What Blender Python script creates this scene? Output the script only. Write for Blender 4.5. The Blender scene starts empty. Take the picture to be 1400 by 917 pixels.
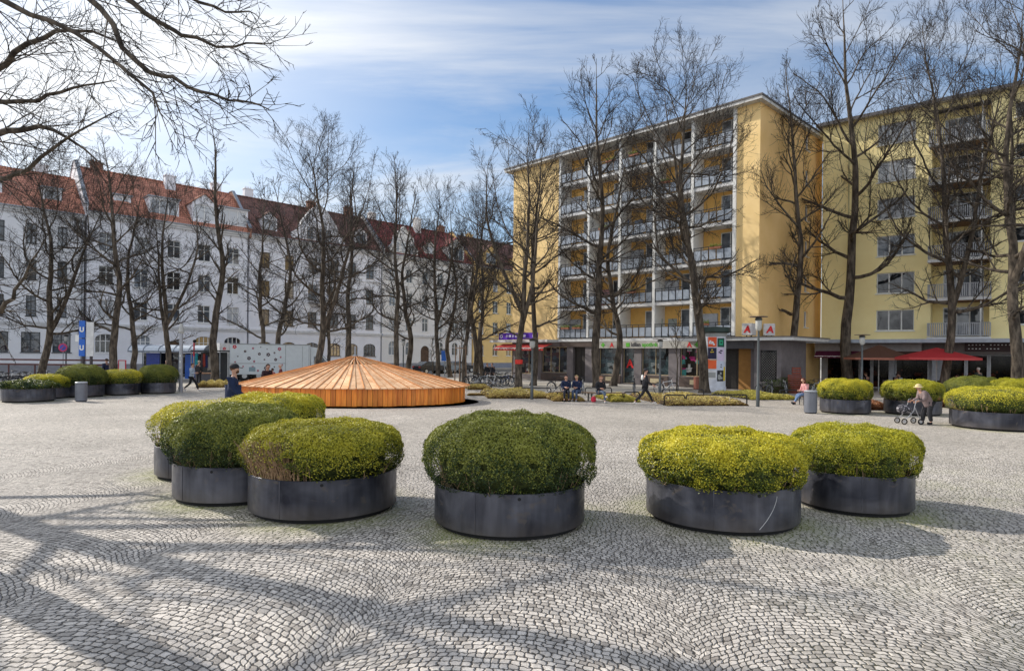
import bpy, math, random
import numpy as np
from mathutils import Vector, Matrix, Quaternion
R = math.radians
scene = bpy.context.scene
COL = scene.collection
random.seed(7)

# ---------------------------------------------------------------- view model
CAMH, F, CX, CY = 2.4, 860.0, 700.0, 484.0
RC, RS = math.cos(R(0.6)), math.sin(R(0.6))
def ray(px, py):
    u, v = px - CX, py - CY
    return u * RC + v * RS, v * RC - u * RS
def G(px, py):                      # ground point seen at a photo pixel
    u, v = ray(px, py)
    Y = CAMH * F / v
    return Vector((u / F * Y, Y, 0))
def D(px, Y, py=500):               # ground point in direction px at depth Y
    u, v = ray(px, py)
    return Vector((u / F * Y, Y, 0))

# ---------------------------------------------------------------- materials
MATS = {}
def nt(name):
    m = bpy.data.materials.new(name); m.use_nodes = True
    return m, m.node_tree.nodes, m.node_tree.links, m.node_tree.nodes['Principled BSDF']
def N(nodes, t, **kw):
    n = nodes.new(t)
    for k, v in kw.items():
        if k.startswith('i_'):
            n.inputs[k[2:].replace('_', ' ')].default_value = v
        else: setattr(n, k, v)
    return n
def mat(name, col, rough=.7, metal=0., var=.12, scale=3., bump=0., bscale=40., col2=None, spec=.4, stretch=None, lo=.35, hi=.65, obj_rand=0.):
    if name in MATS: return MATS[name]
    m, n, l, b = nt(name)
    b.inputs['Roughness'].default_value = rough
    b.inputs['Metallic'].default_value = metal
    b.inputs['Specular IOR Level'].default_value = spec
    tc = N(n, 'ShaderNodeTexCoord')
    src = tc.outputs['Object']
    if stretch:
        mp = N(n, 'ShaderNodeMapping'); mp.inputs['Scale'].default_value = stretch
        l.new(src, mp.inputs[0]); src = mp.outputs[0]
    nz = N(n, 'ShaderNodeTexNoise', i_Scale=scale, i_Detail=6., i_Roughness=.65)
    l.new(src, nz.inputs['Vector'])
    rp = N(n, 'ShaderNodeValToRGB')
    c1 = [max(0, c * (1 - var)) for c in col]; c2 = list(col2) if col2 else [min(1, c * (1 + var)) for c in col]
    rp.color_ramp.elements[0].position = lo; rp.color_ramp.elements[1].position = hi
    rp.color_ramp.elements[0].color = (*c1, 1); rp.color_ramp.elements[1].color = (*c2, 1)
    l.new(nz.outputs['Fac'], rp.inputs[0])
    out = rp.outputs[0]
    if obj_rand:
        oi = N(n, 'ShaderNodeObjectInfo')
        mr = N(n, 'ShaderNodeMapRange', i_To_Min=1 - obj_rand, i_To_Max=1 + obj_rand)
        l.new(oi.outputs['Random'], mr.inputs[0])
        hs = N(n, 'ShaderNodeHueSaturation'); l.new(mr.outputs[0], hs.inputs['Value']); l.new(out, hs.inputs['Color'])
        out = hs.outputs[0]
    l.new(out, b.inputs['Base Color'])
    if bump:
        nb = N(n, 'ShaderNodeTexNoise', i_Scale=bscale, i_Detail=5.)
        l.new(src, nb.inputs['Vector'])
        bp = N(n, 'ShaderNodeBump', i_Strength=bump, i_Distance=.02)
        l.new(nb.outputs['Fac'], bp.inputs['Height']); l.new(bp.outputs[0], b.inputs['Normal'])
    MATS[name] = m
    return m
def glass_mat(name, dark, light, rough=.04, thr=.6):
    if name in MATS: return MATS[name]
    m, n, l, b = nt(name)
    oi = N(n, 'ShaderNodeObjectInfo'); tc = N(n, 'ShaderNodeTexCoord')
    ad = N(n, 'ShaderNodeVectorMath', operation='ADD')
    l.new(tc.outputs['Object'], ad.inputs[0]); l.new(oi.outputs['Location'], ad.inputs[1])
    nz = N(n, 'ShaderNodeTexNoise', i_Scale=.9, i_Detail=2.); l.new(ad.outputs[0], nz.inputs['Vector'])
    mx = N(n, 'ShaderNodeMath', operation='ADD'); l.new(oi.outputs['Random'], mx.inputs[0]); l.new(nz.outputs['Fac'], mx.inputs[1])
    rp = N(n, 'ShaderNodeValToRGB'); rp.color_ramp.elements[0].position = thr; rp.color_ramp.elements[1].position = thr + .45
    rp.color_ramp.elements[0].color = (*dark, 1); rp.color_ramp.elements[1].color = (*light, 1)
    ml = N(n, 'ShaderNodeMath', operation='MULTIPLY'); ml.inputs[1].default_value = .66
    l.new(mx.outputs[0], ml.inputs[0]); l.new(ml.outputs[0], rp.inputs[0]); l.new(rp.outputs[0], b.inputs['Base Color'])
    b.inputs['Roughness'].default_value = rough; b.inputs['Specular IOR Level'].default_value = .9
    nb = N(n, 'ShaderNodeTexNoise', i_Scale=2.2); l.new(ad.outputs[0], nb.inputs['Vector'])
    bp = N(n, 'ShaderNodeBump', i_Strength=.12, i_Distance=.05); l.new(nb.outputs['Fac'], bp.inputs['Height']); l.new(bp.outputs[0], b.inputs['Normal'])
    MATS[name] = m
    return m
def shop_mat(name, cols, scale=(2.2, 2.2, 3.0), dim=1.0):
    """window display: shelves and packages seen through glass"""
    if name in MATS: return MATS[name]
    m, n, l, b = nt(name)
    tc = N(n, 'ShaderNodeTexCoord'); mp = N(n, 'ShaderNodeMapping'); mp.inputs['Scale'].default_value = scale
    l.new(tc.outputs['Object'], mp.inputs[0])
    vo = N(n, 'ShaderNodeTexVoronoi', distance='CHEBYCHEV', i_Scale=1.05); vo.inputs['Randomness'].default_value = .75
    l.new(mp.outputs[0], vo.inputs['Vector'])
    sp = N(n, 'ShaderNodeSeparateColor'); l.new(vo.outputs['Color'], sp.inputs[0])
    rp = N(n, 'ShaderNodeValToRGB'); rp.color_ramp.interpolation = 'CONSTANT'
    el = rp.color_ramp.elements
    while len(el) < len(cols): el.new(.5)
    for i, c in enumerate(cols):
        el[i].position = i / len(cols); el[i].color = (*[x * dim for x in c], 1)
    l.new(sp.outputs[0], rp.inputs[0])
    nz = N(n, 'ShaderNodeTexNoise', i_Scale=3.); l.new(mp.outputs[0], nz.inputs['Vector'])
    mm = N(n, 'ShaderNodeMix', data_type='RGBA', blend_type='MULTIPLY'); mm.inputs[0].default_value = .9
    l.new(rp.outputs[0], mm.inputs[6]); l.new(nz.outputs['Fac'], mm.inputs[7]); l.new(mm.outputs[2], b.inputs['Base Color'])
    b.inputs['Roughness'].default_value = .08; b.inputs['Specular IOR Level'].default_value = .7
    MATS[name] = m
    return m

def leaf_mat(name, dark, mid, tip, ztop=1.3, zlow=.7):
    if name in MATS: return MATS[name]
    m, n, l, b = nt(name)
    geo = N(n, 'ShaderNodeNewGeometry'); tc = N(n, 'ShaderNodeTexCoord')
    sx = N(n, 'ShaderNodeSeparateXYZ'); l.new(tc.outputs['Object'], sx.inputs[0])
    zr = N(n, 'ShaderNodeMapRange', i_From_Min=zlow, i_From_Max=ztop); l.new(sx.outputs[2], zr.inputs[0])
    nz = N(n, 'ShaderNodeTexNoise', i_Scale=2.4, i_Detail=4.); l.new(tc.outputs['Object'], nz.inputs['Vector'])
    a1 = N(n, 'ShaderNodeMath', operation='MULTIPLY_ADD'); a1.inputs[1].default_value = .50; l.new(zr.outputs[0], a1.inputs[0])  # yellower with height: fresh growth, plus sunlit tops and shaded sides painted in
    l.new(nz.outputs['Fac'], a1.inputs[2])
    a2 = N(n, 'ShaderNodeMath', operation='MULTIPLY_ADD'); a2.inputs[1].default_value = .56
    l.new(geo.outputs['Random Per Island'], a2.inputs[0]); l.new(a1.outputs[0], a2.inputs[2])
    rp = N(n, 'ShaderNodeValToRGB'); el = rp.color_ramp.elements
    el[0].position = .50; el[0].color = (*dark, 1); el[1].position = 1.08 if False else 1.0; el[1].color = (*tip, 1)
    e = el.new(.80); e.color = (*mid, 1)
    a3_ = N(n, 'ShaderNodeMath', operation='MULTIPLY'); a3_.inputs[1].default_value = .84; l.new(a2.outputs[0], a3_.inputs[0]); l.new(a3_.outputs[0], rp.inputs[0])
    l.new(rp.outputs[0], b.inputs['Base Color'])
    b.inputs['Roughness'].default_value = .45; b.inputs['Specular IOR Level'].default_value = .35
    tr = N(n, 'ShaderNodeBsdfTranslucent'); l.new(rp.outputs[0], tr.inputs[0])
    ms = N(n, 'ShaderNodeMixShader'); ms.inputs[0].default_value = .18
    out = n['Material Output']
    l.new(b.outputs[0], ms.inputs[1]); l.new(tr.outputs[0], ms.inputs[2]); l.new(ms.outputs[0], out.inputs[0])
    MATS[name] = m
    return m

# ---------------------------------------------------------------- mesh builder
class MB:
    def __init__(s, M=None): s.v = []; s.f = []; s.m = []; s.M = M or Matrix.Identity(4); s.mi = 0
    def add(s, vs, fs):
        o = len(s.v); M = s.M
        s.v += [tuple(M @ Vector(p)) for p in vs]
        s.f += [tuple(o + i for i in f) for f in fs]; s.m += [s.mi] * len(fs)
        return s
    def box(s, x0, x1, y0, y1, z0, z1):
        return s.add([(x0,y0,z0),(x1,y0,z0),(x1,y1,z0),(x0,y1,z0),(x0,y0,z1),(x1,y0,z1),(x1,y1,z1),(x0,y1,z1)],
                     [(0,3,2,1),(4,5,6,7),(0,1,5,4),(1,2,6,5),(2,3,7,6),(3,0,4,7)])
    def cbox(s, c, d, rot=None):
        M = rot or Matrix.Identity(3)
        pts = [Vector(c) + M @ Vector((a*d[0]/2, b*d[1]/2, e*d[2]/2)) for e in (-1,1) for a,b in ((-1,-1),(1,-1),(1,1),(-1,1))]
        return s.add(pts, [(0,3,2,1),(4,5,6,7),(0,1,5,4),(1,2,6,5),(2,3,7,6),(3,0,4,7)])
    def bar(s, p, q, w, h=None):
        p, q = Vector(p), Vector(q); d = q - p
        rot = d.to_track_quat('X', 'Z').to_matrix()
        return s.cbox((p + q) / 2, (d.length, w, h or w), rot)
    def tube(s, pts, rad, n=6, cap=True, closed=False):
        pts = [Vector(p) for p in pts]; k = len(pts)
        if not hasattr(rad, '__len__'): rad = [rad] * k
        vs = []; nrm = None
        for i, p in enumerate(pts):
            if closed: t = pts[(i+1) % k] - pts[i-1]
            else: t = pts[min(i+1, k-1)] - pts[max(i-1, 0)]
            if t.length < 1e-9: t = Vector((0,0,1))
            t.normalize()
            if nrm is None:
                nrm = t.cross(Vector((.3,.9,.1)) if abs(t.z) > .9 else Vector((0,0,1))).normalized()
            else:
                nrm = nrm - t * nrm.dot(t)
                nrm = nrm.normalized() if nrm.length > 1e-6 else t.orthogonal().normalized()
            b = t.cross(nrm)
            for j in range(n):
                a = 2 * math.pi * j / n
                vs.append(p + (nrm * math.cos(a) + b * math.sin(a)) * rad[i])
        fs = []
        for i in range(k if closed else k - 1):
            for j in range(n):
                a, c = i * n, ((i + 1) % k) * n
                fs.append((a + j, a + (j+1) % n, c + (j+1) % n, c + j))
        if cap and not closed: fs += [tuple(range(n))[::-1], tuple((k-1)*n + j for j in range(n))]
        return s.add(vs, fs)
    def lathe(s, prof, n=24, c=(0,0,0), sx=1., sy=1.):
        vs = []; k = len(prof)
        for r, z in prof:
            for j in range(n):
                a = 2*math.pi*j/n; vs.append((c[0]+r*math.cos(a)*sx, c[1]+r*math.sin(a)*sy, c[2]+z))
        fs = [(i*n+j, i*n+(j+1)%n, (i+1)*n+(j+1)%n, (i+1)*n+j) for i in range(k-1) for j in range(n)]
        if prof[0][0] > 1e-6: fs.append(tuple(range(n))[::-1])
        if prof[-1][0] > 1e-6: fs.append(tuple((k-1)*n+j for j in range(n)))
        return s.add(vs, fs)
    def ball(s, c, r, n=10, m=7):
        if not hasattr(r, '__len__'): r = (r, r, r)
        vs = []; 
        for i in range(m+1):
            th = math.pi*i/m
            for j in range(n):
                a = 2*math.pi*j/n; vs.append((c[0]+r[0]*math.sin(th)*math.cos(a), c[1]+r[1]*math.sin(th)*math.sin(a), c[2]+r[2]*math.cos(th)))
        return s.add(vs, [(i*n+j, (i+1)*n+j, (i+1)*n+(j+1)%n, i*n+(j+1)%n) for i in range(m) for j in range(n)])
    def prism(s, poly, y0, y1):      # polygon in x,z extruded along y
        k = len(poly)
        vs = [(x,y0,z) for x,z in poly] + [(x,y1,z) for x,z in poly]
        return s.add(vs, [tuple(range(k)), tuple(range(k,2*k))[::-1]] + [(i, i+k, (i+1)%k+k, (i+1)%k) for i in range(k)])
    def build(s, name, m, parent=None, loc=None, smooth=False, bevel=0):
        me = bpy.data.meshes.new(name)
        me.from_pydata(s.v, [], s.f)
        ms = m if isinstance(m, (list, tuple)) else [m]
        for x in ms: me.materials.append(x)
        if len(ms) > 1: me.polygons.foreach_set('material_index', s.m)
        me.validate()
        if smooth:
            me.polygons.foreach_set('use_smooth', [True] * len(me.polygons))
            if smooth != 'all':
                try: me.set_sharp_from_angle(angle=R(40))
                except Exception: pass
        me.update()
        o = bpy.data.objects.new(name, me); COL.objects.link(o)
        if parent: o.parent = parent
        if loc is not None: o.location = loc
        if bevel:
            b = o.modifiers.new('edge', 'BEVEL'); b.width = bevel; b.segments = 2; b.limit_method = 'ANGLE'
        return o
def tag(o, label=None, cat=None, group=None, kind=None):
    if label: o['label'] = label
    if cat: o['category'] = cat
    if group: o['group'] = group
    if kind: o['kind'] = kind
    return o
def empty(name, loc=(0,0,0), rz=0., label=None, cat=None, group=None, parent=None):
    o = bpy.data.objects.new(name, None); COL.objects.link(o); o.empty_display_size = .2
    o.location = loc; o.rotation_euler = (0,0,rz); o.parent = parent
    return tag(o, label, cat, group)
def copy_tree(o, parent=None):
    c = o.copy(); COL.objects.link(c); c.parent = parent
    for ch in [x for x in KIDS(o)]: copy_tree(ch, c)
    return c
def KIDS(o): return [x for x in bpy.data.objects if x.parent == o]
def copy_thing(o, loc, rz=0., label=None, scale=None, cat=None, group=None):
    c = copy_tree(o); c.location = loc; c.rotation_euler = (0,0,rz)
    if scale: c.scale = scale if hasattr(scale,'__len__') else (scale,)*3
    tag(c, label, cat, group)
    return c
def inst(o, name, parent, loc, rz=0., scale=None):     # a further copy of a part sharing its mesh
    c = o.copy(); COL.objects.link(c); c.name = name; c.parent = parent; c.location = loc; c.rotation_euler = (0,0,rz)
    if scale: c.scale = scale
    return c
def override(o, m, i=0):
    o.material_slots[i].link = 'OBJECT'; o.material_slots[i].material = m
def text(body, size, m, parent, loc, name='lettering', depth=.01, rz=0., bold=0., align='LEFT', shear=0., ext_scale=None):
    cu = bpy.data.curves.new('t', 'FONT'); cu.body = body; cu.size = size; cu.extrude = depth; cu.offset = bold; cu.align_x = align; cu.shear = shear
    o = bpy.data.objects.new('t', cu); COL.objects.link(o)
    bpy.context.view_layer.update()
    me = bpy.data.meshes.new_from_object(o.evaluated_get(bpy.context.evaluated_depsgraph_get()))
    bpy.data.objects.remove(o); bpy.data.curves.remove(cu)
    me.materials.clear(); me.materials.append(m); me.name = name
    q = bpy.data.objects.new(name, me); COL.objects.link(q); q.parent = parent; q.location = loc
    q.rotation_euler = (R(90), 0, rz)
    if ext_scale: q.scale = ext_scale
    return q

# ---------------------------------------------------------------- camera, sun, sky
cam_d = bpy.data.cameras.new('camera'); cam = bpy.data.objects.new('camera', cam_d); COL.objects.link(cam)
cam.location = (0, 0, CAMH); cam.rotation_euler = (R(90), R(-0.6), 0)
cam_d.sensor_width = 36; cam_d.lens = F / 1400 * 36; cam_d.shift_y = (CY - 458.5) / 1400
cam_d.clip_start = .1; cam_d.clip_end = 3000
scene.camera = cam
scene.view_settings.view_transform = 'Standard'; scene.view_settings.look = 'None'; scene.view_settings.exposure = 0
AZ, EL = math.atan2(-.89, .45), R(33.5)
SUN = Vector((math.sin(AZ)*math.cos(EL), math.cos(AZ)*math.cos(EL), math.sin(EL)))
sd = bpy.data.lights.new('sun', 'SUN'); sd.energy = 5.0; sd.angle = R(.5); sd.color = (1, .94, .85)
so = bpy.data.objects.new('sun', sd); COL.objects.link(so); so.rotation_euler = (-SUN).to_track_quat('-Z', 'Y').to_euler()
w = bpy.data.worlds.new('World'); scene.world = w; w.use_nodes = True
n, l = w.node_tree.nodes, w.node_tree.links
bg = n['Background']
sky = N(n, 'ShaderNodeTexSky', sky_type='NISHITA', sun_disc=False, sun_elevation=EL, sun_rotation=AZ)
sky.dust_density = .6; sky.ozone_density = 2.2; sky.air_density = 1.0
shs = N(n, 'ShaderNodeHueSaturation', i_Saturation=1.22, i_Value=1.08); l.new(sky.outputs[0], shs.inputs['Color'])
l.new(shs.outputs[0], bg.inputs[0]); bg.inputs[1].default_value = .14
tc = N(n, 'ShaderNodeTexCoord')
sx = N(n, 'ShaderNodeSeparateXYZ'); l.new(tc.outputs['Generated'], sx.inputs[0])
az = N(n, 'ShaderNodeMath', operation='ADD'); az.inputs[1].default_value = .22; l.new(sx.outputs[2], az.inputs[0])
mx0 = N(n, 'ShaderNodeMath', operation='MAXIMUM'); mx0.inputs[1].default_value = .05; l.new(az.outputs[0], mx0.inputs[0])
cb = N(n, 'ShaderNodeCombineXYZ')
for i in (0, 1):
    d_ = N(n, 'ShaderNodeMath', operation='DIVIDE'); l.new(sx.outputs[i], d_.inputs[0]); l.new(mx0.outputs[0], d_.inputs[1]); l.new(d_.outputs[0], cb.inputs[i])
def cloud(rot, sc, scale, lo, hi, dist, loc=(0,0,0)):
    mp = N(n, 'ShaderNodeMapping'); mp.inputs['Rotation'].default_value = (0,0,R(rot)); mp.inputs['Scale'].default_value = sc; mp.inputs['Location'].default_value = loc
    l.new(cb.outputs[0], mp.inputs[0])
    z = N(n, 'ShaderNodeTexNoise', i_Scale=scale, i_Detail=9., i_Roughness=.58, i_Distortion=dist); l.new(mp.outputs[0], z.inputs['Vector'])
    r = N(n, 'ShaderNodeMapRange', interpolation_type='SMOOTHSTEP', i_From_Min=lo, i_From_Max=hi); l.new(z.outputs['Fac'], r.inputs[0])
    return r.outputs[0]
c1 = cloud(-14, (.42, 1.5, 1), 1.5, .42, .74, .5, (3.1, 1.7, 0))
c2 = cloud(20, (.8, 1.3, 1), .8, .45, .72, .3, (7.3, 4.4, 0))
dp = N(n, 'ShaderNodeVectorMath', operation='DOT_PRODUCT'); dp.inputs[1].default_value = SUN; l.new(tc.outputs['Generated'], dp.inputs[0])
gl = N(n, 'ShaderNodeMapRange', interpolation_type='SMOOTHSTEP', i_From_Min=.50, i_From_Max=.97); l.new(dp.outputs['Value'], gl.inputs[0])
def mth(op, a, b):
    q = N(n, 'ShaderNodeMath', operation=op)
    for i, x in enumerate((a, b)):
        if hasattr(x, 'name'): l.new(x, q.inputs[i])
        else: q.inputs[i].default_value = x
    return q.outputs[0]
hz = N(n, 'ShaderNodeMapRange', i_From_Min=.30, i_From_Max=.0, i_To_Max=.40); l.new(sx.outputs[2], hz.inputs[0])
den = mth('MAXIMUM', mth('MULTIPLY', c1, .62), mth('MULTIPLY', c2, .40))
den = mth('ADD', den, mth('MULTIPLY', gl.outputs[0], .70))
den = mth('ADD', den, hz.outputs[0])
bk = N(n, 'ShaderNodeMapRange', interpolation_type='SMOOTHSTEP', i_From_Min=.15, i_From_Max=-.55, i_To_Max=.48); l.new(sx.outputs[1], bk.inputs[0])   # added bright cloud bank behind the camera, fill light for the facades
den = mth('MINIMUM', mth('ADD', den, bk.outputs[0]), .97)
bg2 = N(n, 'ShaderNodeBackground'); bg2.inputs[0].default_value = (.93, .96, 1, 1)
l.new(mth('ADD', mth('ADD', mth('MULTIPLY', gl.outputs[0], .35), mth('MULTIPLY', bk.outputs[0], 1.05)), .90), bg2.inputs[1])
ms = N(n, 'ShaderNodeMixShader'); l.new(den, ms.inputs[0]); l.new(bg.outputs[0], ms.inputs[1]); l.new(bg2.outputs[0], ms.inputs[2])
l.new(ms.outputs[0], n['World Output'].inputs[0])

# ---------------------------------------------------------------- planter list (used by the moss on the ground too)
# px centre, Y front, width px, hedge top z, style
def planter_geo(px, yf, wpx):
    u, v = ray(px, yf + (7 if yf > 640 else 0)); Yf = CAMH * F / v
    th = math.atan2(u, F); r = 1.0
    for _ in range(6):
        Yc = Yf + r; r = .92 * wpx / 2 / F * Yc if abs(u) > 420 else wpx / 2 / F * math.sqrt(max(.1, Yc*Yc - r*r))
    u2 = px - CX
    return Vector((u / F * (Yf + r), Yf + r, 0)), r
PL = [ # px, yfront, width, hedge height, style, label
 (696, 735, 205, 1.55, 'domeA', 'round steel planter with the tall dark green domed shrub, nearest of the ring'),
 (443, 712, 195, 1.32, 'bare',  'round steel planter whose olive hedge has a patch of bare brown twigs'),
 (326, 688, 162, 1.50, 'domeB', 'round steel planter with spreading dark green shrub behind the hedge with bare twigs'),
 (985, 728, 201, 1.28, 'flatA', 'round steel planter with bright yellow green flat hedge and a pale scratch on its side'),
 (1165, 702, 158, 1.28, 'flatB', 'round steel planter with olive hedge overlapping the bright yellow green one'),
 (292, 654, 143, 1.40, 'flatC', 'round planter with yellow green hedge mostly hidden behind the spreading dark shrub'),
 (372, 628, 126, 1.38, 'flatA', 'planter with lime green hedge farthest back beside the orange wooden cover'),
 (1155, 567, 68, 1.45, 'flatA', 'planter with clipped yellow green hedge beside the tall grey bin'),
 (1247, 569, 74, 1.45, 'flatB', 'planter with rounded green hedge directly behind the person with the walking frame'),
 (1362, 591, 116, 1.42, 'flatC', 'wide grey planter with yellow green hedge on the cafe side of the square'),
 (1333, 562, 74, 1.55, 'domeB', 'planter with large dull green mound behind the wide grey planter'),
 (1392, 566, 70, 1.5, 'flatB', 'planter with brownish green mound partly cut by the photo edge'),
 (39, 551, 66, .95, 'low', 'oval looking planter with low loose dark creeping shrub by the bicycle racks'),
 (66, 546, 56, 1.15, 'flatA', 'planter with low yellow topped hedge behind the creeping shrub'),
 (112, 544, 58, 1.62, 'domeB', 'planter with tall olive dome behind the short grey bin'),
 (166, 541, 50, 1.35, 'flatC', 'planter with small yellow green hedge between two darker domes'),
 (216, 539, 48, 1.6, 'domeA', 'planter with dark green dome nearest the bus shelter'),
]
PGEO = [planter_geo(*p[:3]) for p in PL]

# ---------------------------------------------------------------- ground
def ground_mat():
    m, n, l, b = nt('cobblestones')
    tc = N(n, 'ShaderNodeTexCoord')
    def M(op, a, b_=None, c=None):
        q = N(n, 'ShaderNodeMath', operation=op)
        for i, x in enumerate((a, b_, c)):
            if x is None: continue
            if hasattr(x, 'name'): l.new(x, q.inputs[i])
            else: q.inputs[i].default_value = x
        return q.outputs[0]
    P = tc.outputs['Object']
    wz = N(n, 'ShaderNodeTexNoise', i_Scale=.10, i_Detail=0.); l.new(P, wz.inputs['Vector'])
    ws = N(n, 'ShaderNodeVectorMath', operation='SUBTRACT'); l.new(wz.outputs['Color'], ws.inputs[0]); ws.inputs[1].default_value = (.5,.5,.5)
    wm = N(n, 'ShaderNodeVectorMath', operation='SCALE'); l.new(ws.outputs[0], wm.inputs[0]); wm.inputs['Scale'].default_value = 2.4
    mz = N(n, 'ShaderNodeTexNoise', i_Scale=3.2, i_Detail=2.); l.new(P, mz.inputs['Vector'])
    ms_ = N(n, 'ShaderNodeVectorMath', operation='SUBTRACT'); l.new(mz.outputs['Color'], ms_.inputs[0]); ms_.inputs[1].default_value = (.5,.5,.5)
    mm = N(n, 'ShaderNodeVectorMath', operation='SCALE'); l.new(ms_.outputs[0], mm.inputs[0]); mm.inputs['Scale'].default_value = .10
    fz = N(n, 'ShaderNodeTexNoise', i_Scale=22., i_Detail=1.); l.new(P, fz.inputs['Vector'])
    fs_ = N(n, 'ShaderNodeVectorMath', operation='SUBTRACT'); l.new(fz.outputs['Color'], fs_.inputs[0]); fs_.inputs[1].default_value = (.5,.5,.5)
    fm = N(n, 'ShaderNodeVectorMath', operation='SCALE'); l.new(fs_.outputs[0], fm.inputs[0]); fm.inputs['Scale'].default_value = .04
    a = N(n, 'ShaderNodeVectorMath', operation='ADD'); l.new(P, a.inputs[0]); l.new(wm.outputs[0], a.inputs[1])
    a2 = N(n, 'ShaderNodeVectorMath', operation='ADD'); l.new(a.outputs[0], a2.inputs[0]); l.new(mm.outputs[0], a2.inputs[1])
    a3 = N(n, 'ShaderNodeVectorMath', operation='ADD'); l.new(a2.outputs[0], a3.inputs[0]); l.new(fm.outputs[0], a3.inputs[1])
    rt = N(n, 'ShaderNodeMapping'); rt.inputs['Rotation'].default_value = (0,0,R(14)); l.new(a3.outputs[0], rt.inputs[0])
    sp = N(n, 'ShaderNodeSeparateXYZ'); l.new(rt.outputs[0], sp.inputs[0])
    W, Rr = 2.9, 2.0
    ux = M('DIVIDE', sp.outputs[0], W); strip = M('FLOOR', ux)
    uc = M('MULTIPLY', M('SUBTRACT', M('SUBTRACT', ux, strip), .5), W)
    sag = M('SQRT', M('SUBTRACT', Rr*Rr, M('MULTIPLY', uc, uc)))
    ang = M('ARCSINE', M('DIVIDE', uc, Rr))
    r = M('DIVIDE', M('SUBTRACT', sp.outputs[1], sag), .067)
    row = M('FLOOR', r); fr = M('SUBTRACT', r, row)
    s = M('ADD', M('MULTIPLY', ang, Rr/.083), M('MULTIPLY', M('FRACT', M('MULTIPLY', M('SINE', M('ADD', M('MULTIPLY', row, 12.9898), M('MULTIPLY', strip, 4.1))), 437.58)), 1.))
    key = M('ADD', s, M('ADD', M('MULTIPLY', row, 61.), M('MULTIPLY', strip, 977.)))
    v1 = N(n, 'ShaderNodeTexVoronoi', voronoi_dimensions='1D', feature='DISTANCE_TO_EDGE', i_Scale=1.); v1.inputs['Randomness'].default_value = .5
    v2 = N(n, 'ShaderNodeTexVoronoi', voronoi_dimensions='1D', feature='F1', i_Scale=1.); v2.inputs['Randomness'].default_value = .8
    l.new(key, v1.inputs['W']); l.new(key, v2.inputs['W'])
    dy = M('MINIMUM', fr, M('SUBTRACT', 1., fr))
    dx = v1.outputs['Distance']
    qx = M('MAXIMUM', M('SUBTRACT', .22, dx), 0.); qy = M('MAXIMUM', M('SUBTRACT', .22, dy), 0.)
    dd = M('SUBTRACT', .22, M('SQRT', M('ADD', M('MULTIPLY', qx, qx), M('MULTIPLY', qy, qy))))
    h = N(n, 'ShaderNodeMapRange', interpolation_type='SMOOTHSTEP', i_From_Min=.02, i_From_Max=.17); l.new(dd, h.inputs[0])
    joint = N(n, 'ShaderNodeMapRange', interpolation_type='SMOOTHSTEP', i_From_Min=.025, i_From_Max=.085); l.new(dd, joint.inputs[0])
    sc = N(n, 'ShaderNodeSeparateColor'); l.new(v2.outputs['Color'], sc.inputs[0])
    rp = N(n, 'ShaderNodeValToRGB'); e = rp.color_ramp.elements
    e[0].color = (.28,.25,.22,1); e[1].color = (.67,.61,.54,1); e.new(.25).color = (.46,.42,.375,1); e.new(.75).color = (.56,.51,.455,1)
    l.new(sc.outputs[0], rp.inputs[0])
    big = N(n, 'ShaderNodeTexNoise', i_Scale=.35, i_Detail=5.); l.new(P, big.inputs['Vector'])
    br = N(n, 'ShaderNodeMapRange', i_From_Min=.3, i_From_Max=.7, i_To_Min=.82, i_To_Max=1.16); l.new(big.outputs['Fac'], br.inputs[0])
    gr = N(n, 'ShaderNodeTexNoise', i_Scale=55., i_Detail=3.); l.new(P, gr.inputs['Vector'])
    gg = N(n, 'ShaderNodeMapRange', i_From_Min=.3, i_From_Max=.7, i_To_Min=.8, i_To_Max=1.18); l.new(gr.outputs['Fac'], gg.inputs[0])
    hs = N(n, 'ShaderNodeHueSaturation'); l.new(rp.outputs[0], hs.inputs['Color']); l.new(M('MULTIPLY', br.outputs[0], gg.outputs[0]), hs.inputs['Value'])
    # joints: dark grit, moss where the attribute says so
    at = N(n, 'ShaderNodeAttribute', attribute_name='moss')
    jm = N(n, 'ShaderNodeMix', data_type='RGBA'); jm.inputs[6].default_value = (.038,.032,.026,1); jm.inputs[7].default_value = (.22,.27,.04,1)
    l.new(at.outputs['Fac'], jm.inputs[0])
    mo = N(n, 'ShaderNodeMix', data_type='RGBA'); mo.inputs[7].default_value = (.32,.33,.10,1)
    l.new(M('MULTIPLY', at.outputs['Fac'], .55), mo.inputs[0]); l.new(hs.outputs[0], mo.inputs[6])
    # sand filled, smoother far part of the square
    fa = N(n, 'ShaderNodeAttribute', attribute_name='sand')
    sj = N(n, 'ShaderNodeMix', data_type='RGBA'); l.new(fa.outputs['Fac'], sj.inputs[0]); l.new(jm.outputs[2], sj.inputs[6]); sj.inputs[7].default_value = (.38,.33,.25,1)
    mx = N(n, 'ShaderNodeMix', data_type='RGBA'); l.new(joint.outputs[0], mx.inputs[0]); l.new(sj.outputs[2], mx.inputs[6]); l.new(mo.outputs[2], mx.inputs[7])
    l.new(mx.outputs[2], b.inputs['Base Color']); b.inputs['Roughness'].default_value = .62; b.inputs['Specular IOR Level'].default_value = .35
    tilt = M('MULTIPLY', sc.outputs[1], .35)
    hh = M('ADD', M('MULTIPLY', h.outputs[0], M('ADD', tilt, .75)), M('MULTIPLY', gr.outputs['Fac'], .16))
    bp = N(n, 'ShaderNodeBump', i_Strength=.85, i_Distance=.016); l.new(hh, bp.inputs['Height']); l.new(bp.outputs[0], b.inputs['Normal'])
    return m
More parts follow.
